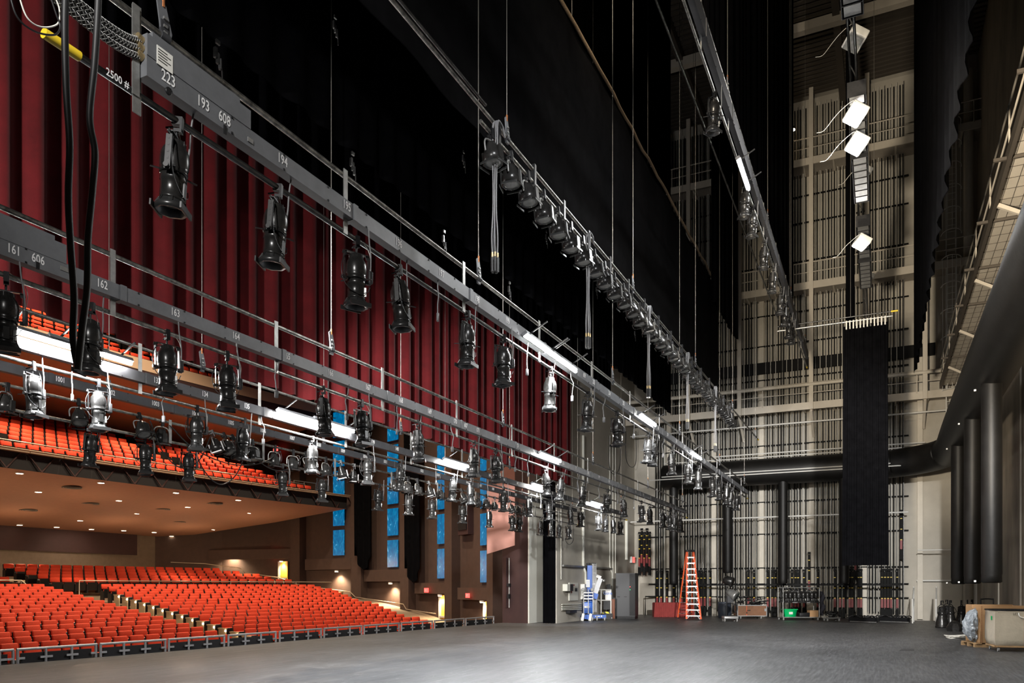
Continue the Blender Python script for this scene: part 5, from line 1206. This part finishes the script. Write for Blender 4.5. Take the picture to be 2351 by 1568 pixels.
# --- cable dolly and floor trunking
P, s = prop('cable_dolly', 'small flat dolly loaded with black cable beside the rack cart', 'dolly', 1914, 1426)
MB().bx(-.33, .33, 0, .5, .12, .17).build('deck', 'galvanised', P)
for x in (-.27, .27): wheel(MB(), x, .05, .06).build('caster', 'wheel_grey', P); wheel(MB(), x, .42, .06).build('caster', 'wheel_grey', P)
for k in range(12):
    cx, cz, r = rc.uniform(-.2, .25), .2 + .02 * k, rc.uniform(.1, .2)
    MB().tube([(cx + r * math.cos(a), .25 + r * .8 * math.sin(a), cz + .04 * math.sin(a * 2 + k)) for a in [2 * PI * q / 14 for q in range(14)]], .018, 5, True).build('cable_coil', 'cable_black', P)
for i, (ua, ub, lab) in enumerate(((1952, 2012, 'long black strip light lying on the floor near the cable dolly'), (2020, 2086, 'long black strip light lying on the floor next to the stairwell'))):
    a, c = on_z(ua, 1427, 0), on_z(ub, 1429.5, 0); P = thing('floor_strip_light', lab, 'strip light', (a.x, a.y, 0), 'strip lights lying on the floor')
    MB().beam(a + Vector((0, 0, .11)), c + Vector((0, 0, .11)), .25, .2).build('housing', 'black_paint', P); MB().beam(a + Vector((-.14, -.0, .02)), c + Vector((-.14, -.0, .02)), .02, .04).build('edge_trim', 'galvanised', P)
    for k in range(10):
        m = a.lerp(c, k / 9.5); r = rc.uniform(.1, .2); MB().tube([(m.x + .1 + r * math.cos(q) * .6, m.y + r * math.sin(q), .24 + .06 * math.sin(q * 2 + k)) for q in [2 * PI * j / 12 for j in range(12)]], .02, 5, True).build('draped_cable', 'cable_black', P)
# --- stairwell railings
for i, (u0, v0, u1, v1, lab) in enumerate(((2095, 1431, 2104, 1432, 'white pipe railing at the stairwell edge nearer the black strip lights'), (2149, 1432, 2160, 1431, 'white pipe railing at the stairwell edge nearer the floodlights'))):
    a, c = on_z(u0, v0, 0), on_z(u1, v1, 0); c = a + Vector((1.6, -.1, 0)); P = thing('stair_railing', lab, 'railing', (a.x, a.y, 0), 'stairwell railings')
    for p in (a, c): MB().tube([p, p + Vector((0, 0, 1.05 if p == a else 1.6))], .03, 8).build('post', 'white_paint', P)
    for h in (.55, 1.05): MB().tube([a + Vector((0, 0, h)), c + Vector((0, 0, h + .5))], .025, 8).build('pipe', 'white_paint', P)
# --- big black floodlights standing on their hoods
def scoop():
    r = thing('scoop_floodlight', 'x', 'floodlight')
    MB().lathe([(.0, .02), (.2, .02), (.235, 0), (.235, .05), (.215, .08), (.225, .2), (.16, .42), (.14, .5), (.15, .52), (.15, .6), (.13, .62), (.13, .78), (.1, .82), (0, .83)], 20).build('body', 'fixture_black', r)
    b = MB(); b.tube([(-.17, 0, .55), (-.17, 0, .8), (-.05, 0, .9), (.05, 0, .9), (.17, 0, .8), (.17, 0, .55)], .015, 6); b.build('yoke', 'black_paint', r)
    MB().bx(-.05, -.02, -.02, .02, .88, 1.06).bx(-.05, .06, -.02, .02, 1.03, 1.06).bx(.04, .06, -.02, .02, .95, 1.06).build('hook_clamp', 'black_paint', r)
    MB().tube([(.15 * math.cos(a) * 1.1, -.12 + .02 * math.sin(3 * a), .66 + .12 * math.sin(a)) for a in [2 * PI * k / 14 for k in range(14)]], .012, 5, True).build('coiled_lead', 'cable_black', r)
    return r
SC = scoop(); remember(SC)
for i, (u, v) in enumerate(((2162.5, 1441), (2182, 1439), (2207, 1438), (2221, 1436), (2232, 1434), (2174, 1436))):
    p = on_z(u, v, 0); lab = 'black floodlight standing on its round hood, %s in the row by the cardboard box' % nth(i + 1)
    if i == 0: SC.location = (p.x, p.y, 0); SC.rotation_euler = (0, 0, TH); SC['label'] = lab; SC['group'] = 'floodlights standing on the floor'
    else: dup(SC, (p.x, p.y, 0), TH + .4 * i, lab)
P, s = prop('floodlight_hood', 'low black faceted floodlight hood lying before the standing floodlights', 'hood', 2192, 1449)
MB().lathe([(.26, 0), (.28, .12), (.2, .28), (.1, .36), (0, .38)], 8, smooth=False).build('shell', 'fixture_black', P); MB().box((.03, -.14, .27), (.1, .03, .05)).build('catch', 'galvanised', P)
P, s = prop('rope_coil', 'loose coil of pale rope on the floor beside the plastic bag', 'rope', 2193, 1466)
for k in range(7):
    r = .2 + .03 * k; MB().tube([(r * 1.15 * math.cos(a) + .02 * k, r * .75 * math.sin(a), .02 + .012 * k + .015 * math.sin(3 * a + k)) for a in [2 * PI * q / 20 for q in range(20)]], .008, 5, True).build('rope_turn', 'rope_white', P)
# --- cardboard box on pallet, plastic bag, canvas bin, hand truck
Bx, s = prop('pallet', 'wooden pallet under the big cardboard box', 'pallet', 2240, 1486.5, rz=-.16)
for k in range(3): MB().bx(0, 1.35, .05 + .4 * k, .15 + .4 * k, 0, .09).build('runner', 'timber', Bx)
for k in range(6): MB().bx(.02 + .23 * k, .16 + .23 * k, .02, .98, .09, .115).build('deck_board', 'timber', Bx)
Cb = thing('cardboard_box', 'big open cardboard box standing on a wooden pallet', 'box', tuple(Bx.location[:2]) + (.116,)); Cb.rotation_euler = Bx.rotation_euler; ORG[Cb] = (0, 0, 0)
MB().bx(.12, 1.3, .02, .035, 0, .98).build('front_wall', 'cardboard', Cb); MB().bx(.12, 1.3, .93, .945, 0, 1.0).build('back_wall', 'cardboard', Cb)
b = MB(); b.prism([(.02, 0), (.93, 0), (.93, 1.0), (.55, 1.0), (.5, .9), (.2, .86), (.12, .55), (.05, .45), (.02, .3)], 0, .015)
b.xf(Matrix(((0, 0, 1, .12), (1, 0, 0, 0), (0, 1, 0, 0), (0, 0, 0, 1)))); b.build('torn_wall', 'cardboard', Cb); MB().bx(1.285, 1.3, .02, .94, 0, .98).build('end_wall', 'cardboard', Cb); MB().bx(.12, 1.3, .02, .94, 0, .012).build('bottom', 'cardboard', Cb)
b = MB()
for k in range(24): b.bx(.145, .165, .012, .02, .03 + .04 * k, .05 + .04 * k)
b.build('stapled_seam', 'case_wood', Cb)
bag = thing('plastic_bag', 'translucent grey plastic bag bulging out of the torn cardboard box', 'bag', tuple(Bx.location[:2]) + (.12,)); bag.rotation_euler = Bx.rotation_euler; ORG[bag] = (0, 0, 0)
b = MB(); rr = []
for j in range(15):
    q = j / 14; a = q * PI; row = []
    for k in range(22):
        t = 2 * PI * k / 22; w = 1 + .12 * math.sin(5 * t + 3 * q * PI) + .06 * math.sin(11 * t + j)
        g = math.sin(a) ** .45 * (1 - .25 * q); row.append((.1 + (.17 * math.cos(t) - .05) * g * w - .06 * math.sin(3 * q), .32 + .3 * g * math.sin(t) * w + .05 * math.sin(5 * q), .02 + .86 * q + .04 * math.sin(3 * t)))
    row = [(x + rc.uniform(-.018, .018), y + rc.uniform(-.02, .02), z + rc.uniform(-.015, .015)) for x, y, z in row]; rr.append(row + [row[0]])
b.grid(rr, False, True); b.build('film', 'plastic_film', bag)
P, s = prop('laundry_bin', 'canvas laundry bin on a wooden caster base by the cardboard box', 'bin', 2284, 1496, rz=-.32)
b = MB(); prof = [(0, 0), (1.25, 0), (1.25, .95), (0, .95)]
def ring(z, g, off=0): return [((.62 + (x - .62) * g), (.47 + (y - .47) * g), z) for x, y in [(0, 0), (.3, -.02 * off), (.62, -.035 * off), (.95, -.02 * off), (1.25, 0), (1.25 + .03 * off, .5), (1.25, .95), (.6, .97), (0, .95), (-.03 * off, .5), (0, 0)]]
b.grid([ring(.13, .86), ring(.16, .95, .6), ring(.3, 1.0, 1), ring(.6, 1.0, .8), ring(1.0, .985, .3), ring(1.02, 1.0, .3)], True)
b.build('canvas_tub', 'canvas', P); MB().grid([ring(1.02, .99, .3), ring(.3, .95, .3)], True, True).build('canvas_lining', 'canvas', P)
MB().tube([Vector(p) + Vector((0, 0, .0)) for p in ring(1.02, 1.0, .3)[:-1]], .018, 6, True).build('rim', 'black_paint', P)
MB().bx(.06, .62, -.005, .1, .97, 1.0).build('lid_flap', 'canvas', P)
for a in ((.05, .05, .05, .9), (1.2, .05, 1.2, .9), (.05, .05, 1.2, .05), (.05, .9, 1.2, .9), (.6, .05, .6, .9)): MB().beam((a[0], a[1], .13), (a[2], a[3], .13), .09, .035).build('base_slat', 'timber', P)
for x, y in ((.1, .1), (1.15, .1), (.1, .85), (1.15, .85)): wheel(MB(), x, y, .055, .035).build('caster', 'wheel_grey', P)
MB().tube([(.66, -.02, .2), (.66, -.035, 1.0)], .006, 4).build('seam', 'cream_paint', P)
text('LCT', .085, 'marking_black', P, (.44, -.035, .93), name='lettering'); MB().box((-.012, .25, .82), (.01, .1, .1)).build('green_sticker', 'bin_green', P)
MB().tube(catmull([(.5, -.03, .96), (.52, -.05, .88), (.6, -.06, .84), (.7, -.05, .88), (.72, -.03, .96)], 5), .016, 6).build('rope_handle', 'rope_white', P)
P, s = prop('hand_truck', 'black hand truck handle showing behind the cardboard box', 'hand truck', 2266, 1462)
b = MB(); b.tube(catmull([(-.2, 0, 0), (-.2, 0, 1.1), (-.16, 0, 1.2), (.16, 0, 1.2), (.2, 0, 1.1), (.2, 0, 0)], 5), .02, 8); b.build('frame', 'black_paint', P); MB().bx(-.2, .2, -.01, .01, 0, .02).bx(-.2, .2, -.01, .01, .5, .54).build('cross_bar', 'black_paint', P)
# gaffer marks on the floor
solo(MB().prism([tuple(on_z(u, v, 0)[:2]) for u, v in ((2070, 1489), (2098, 1489), (2099, 1494), (2065, 1494))], .0005, .002), 'floor_pocket', 'rack_grey', 'flat rectangular floor pocket cover in the open stage floor', 'floor pocket')
# gallery lamp on the topmost gallery
gp = on_x(1822, 298, GX - .1); s_ = thing('gallery_lamp', 'tiny bright bare lamp on the topmost gallery', 'lamp', tuple(gp)); MB().lathe([(.0, -.07), (.07, -.03), (.07, .03), (0, .07)], 12, tuple(gp)).build('bulb', 'lamp_warm', s_); MB().box((gp.x, gp.y, gp.z + .12), (.08, .08, .12)).build('socket', 'black_paint', s_)
# ================= lights, camera
def lamp(kind, name, loc, energy, col, tgt=None, size=.3, spot=None, sy=None):
    l = bpy.data.lights.new(name, kind); l.energy = energy; l.color = col
    if kind == 'AREA':
        l.size = size
        if sy: l.shape = 'RECTANGLE'; l.size_y = sy
    else: l.shadow_soft_size = size
    if spot: l.spot_size = spot; l.spot_blend = .6
    o = bpy.data.objects.new(name, l); COL.objects.link(o); o.location = loc
    if tgt is not None: o.rotation_euler = (Vector(tgt) - Vector(loc)).to_track_quat('-Z', 'Y').to_euler()
    return o
KEY = 1.0
# house lights in the auditorium ceiling and under the balconies, plus added fill points
for x, y in ((20, 21), (29, 22), (24, 28)): lamp('SPOT', 'house_light', (x, y, 19.5), 9000, (1, .80, .58), (x + 1, y + 1.5, 0), .3, 2.0)
for x in (24, 30, 36): lamp('SPOT', 'balcony_light', (x, 36, 11.6), 1500, (1, .74, .48), (x, 36.5, 6), .15, 2.4)
for x in (20, 26): lamp('SPOT', 'upper_balcony_light', (x, 37, 19.5), 3200, (1, .72, .42), (x, 37.5, 13), .2, 2.0)
for x, y in ((26, 43), (32, 43.5)): lamp('SPOT', 'rear_wall_light', (x, y, 4.6), 160, (1, .8, .6), (x, 46, 2.2), .1, 2.2)
for x in (20, 26, 32, 37):
    for y in (35.5, 41): lamp('POINT', 'added_soffit_fill', (x, y, 3.2), 125, (1, .72, .46), None, .1)  # added bare points in mid-air that brighten the balcony soffit
# added spots without fixtures, brightening walls, floor, catwalk and curtain
for x, y, z, e, c, t, sp in ((4, 1.2, 12.5, 4200, (1, .86, .66), (43, -3, 11), 1.3), (9, 3.2, 15, 3200, (1, .87, .70), (43, 3, 17), 1.2),
                             (6, 7.5, 6.4, 11000, (1, .98, .95), (38, 12.8, 1.5), .9), (5, 1.0, 8.5, 1600, (.97, .98, 1), (24, 3, 0), 1.6), (8, -1.8, 7.0, 30000, (1, .98, .95), (43, 6, .5), .66), (-2, 2.0, 7.0, 2600, (1, .98, .95), (10, 6, 5.3), .9), (1, 9.2, 6.2, 2900, (1, .96, .92), (11, 12.4, 9.2), 1.7),
                             (6, 1.5, 4, 22000, (1, .86, .66), (27, -3.2, 11.1), .75)):
    lamp('SPOT', 'added_stage_fill', (x, y, z), e, c, t, .25, sp)
# each work bar throws its light down; one is turned to brighten the jamb
for u, v, Y, _ in WL:
    p = on_y(u, v, Y - .16); lamp('SPOT', 'work_bar_beam', (p.x, p.y - .05, p.z - .1), (1400 if u == 1370 else 700) if Y > 3 else 1200, (.95, .98, 1), (p.x, p.y - .35, 0) if u != 1370 else (33.5, 14.2, 1.0), .12, 2.7 if u != 1370 else 1.5)
q = on_y(768, 976, Y1 - .2); lamp('SPOT', 'added_jamb_spot', (q.x, q.y + .3, q.z - .15), 11000, (1, .98, .94), (32.3, 13.9, 2.6), .1, .38)  # extra spot added to brighten the pale jamb, no fixture of its own
w = bpy.data.worlds.new('World'); bpy.context.scene.world = w; w.use_nodes = True
w.node_tree.nodes['Background'].inputs[0].default_value = (.5, .45, .4, 1); w.node_tree.nodes['Background'].inputs[1].default_value = .01
cam = bpy.data.cameras.new('camera'); co = bpy.data.objects.new('camera', cam); COL.objects.link(co)
cam.sensor_fit = 'HORIZONTAL'; cam.sensor_width = 36; cam.lens = FPX / 2351 * 36
cam.shift_y = (YH - 784) / 2351; cam.clip_start = .05; cam.clip_end = 300
co.location = (0, 0, EYE); co.rotation_euler = (PI / 2, 0, math.atan2(-CS, SN))
sc = bpy.context.scene; sc.camera = co
sc.view_settings.view_transform = 'Standard'; sc.view_settings.look = 'None'; sc.view_settings.gamma = 1; sc.view_settings.use_curve_mapping = False
sc.view_settings.exposure = 0.0
cy = sc.cycles
cy.max_bounces = 5; cy.diffuse_bounces = 3; cy.glossy_bounces = 3; cy.transmission_bounces = 2; cy.use_denoising = True; cy.denoiser = 'OPENIMAGEDENOISE'
cy.sample_clamp_indirect = 6; cy.caustics_reflective = False; cy.caustics_refractive = False; cy.use_light_tree = True; cy.use_adaptive_sampling = True; cy.adaptive_threshold = .025
# tidy: no unplaced prototypes may stay behind
for r in list(KIDS):
    if r.location.z > 90:
        for c, gs in KIDS[r]:
            for g in gs: bpy.data.objects.remove(g)
            bpy.data.objects.remove(c)
        bpy.data.objects.remove(r)
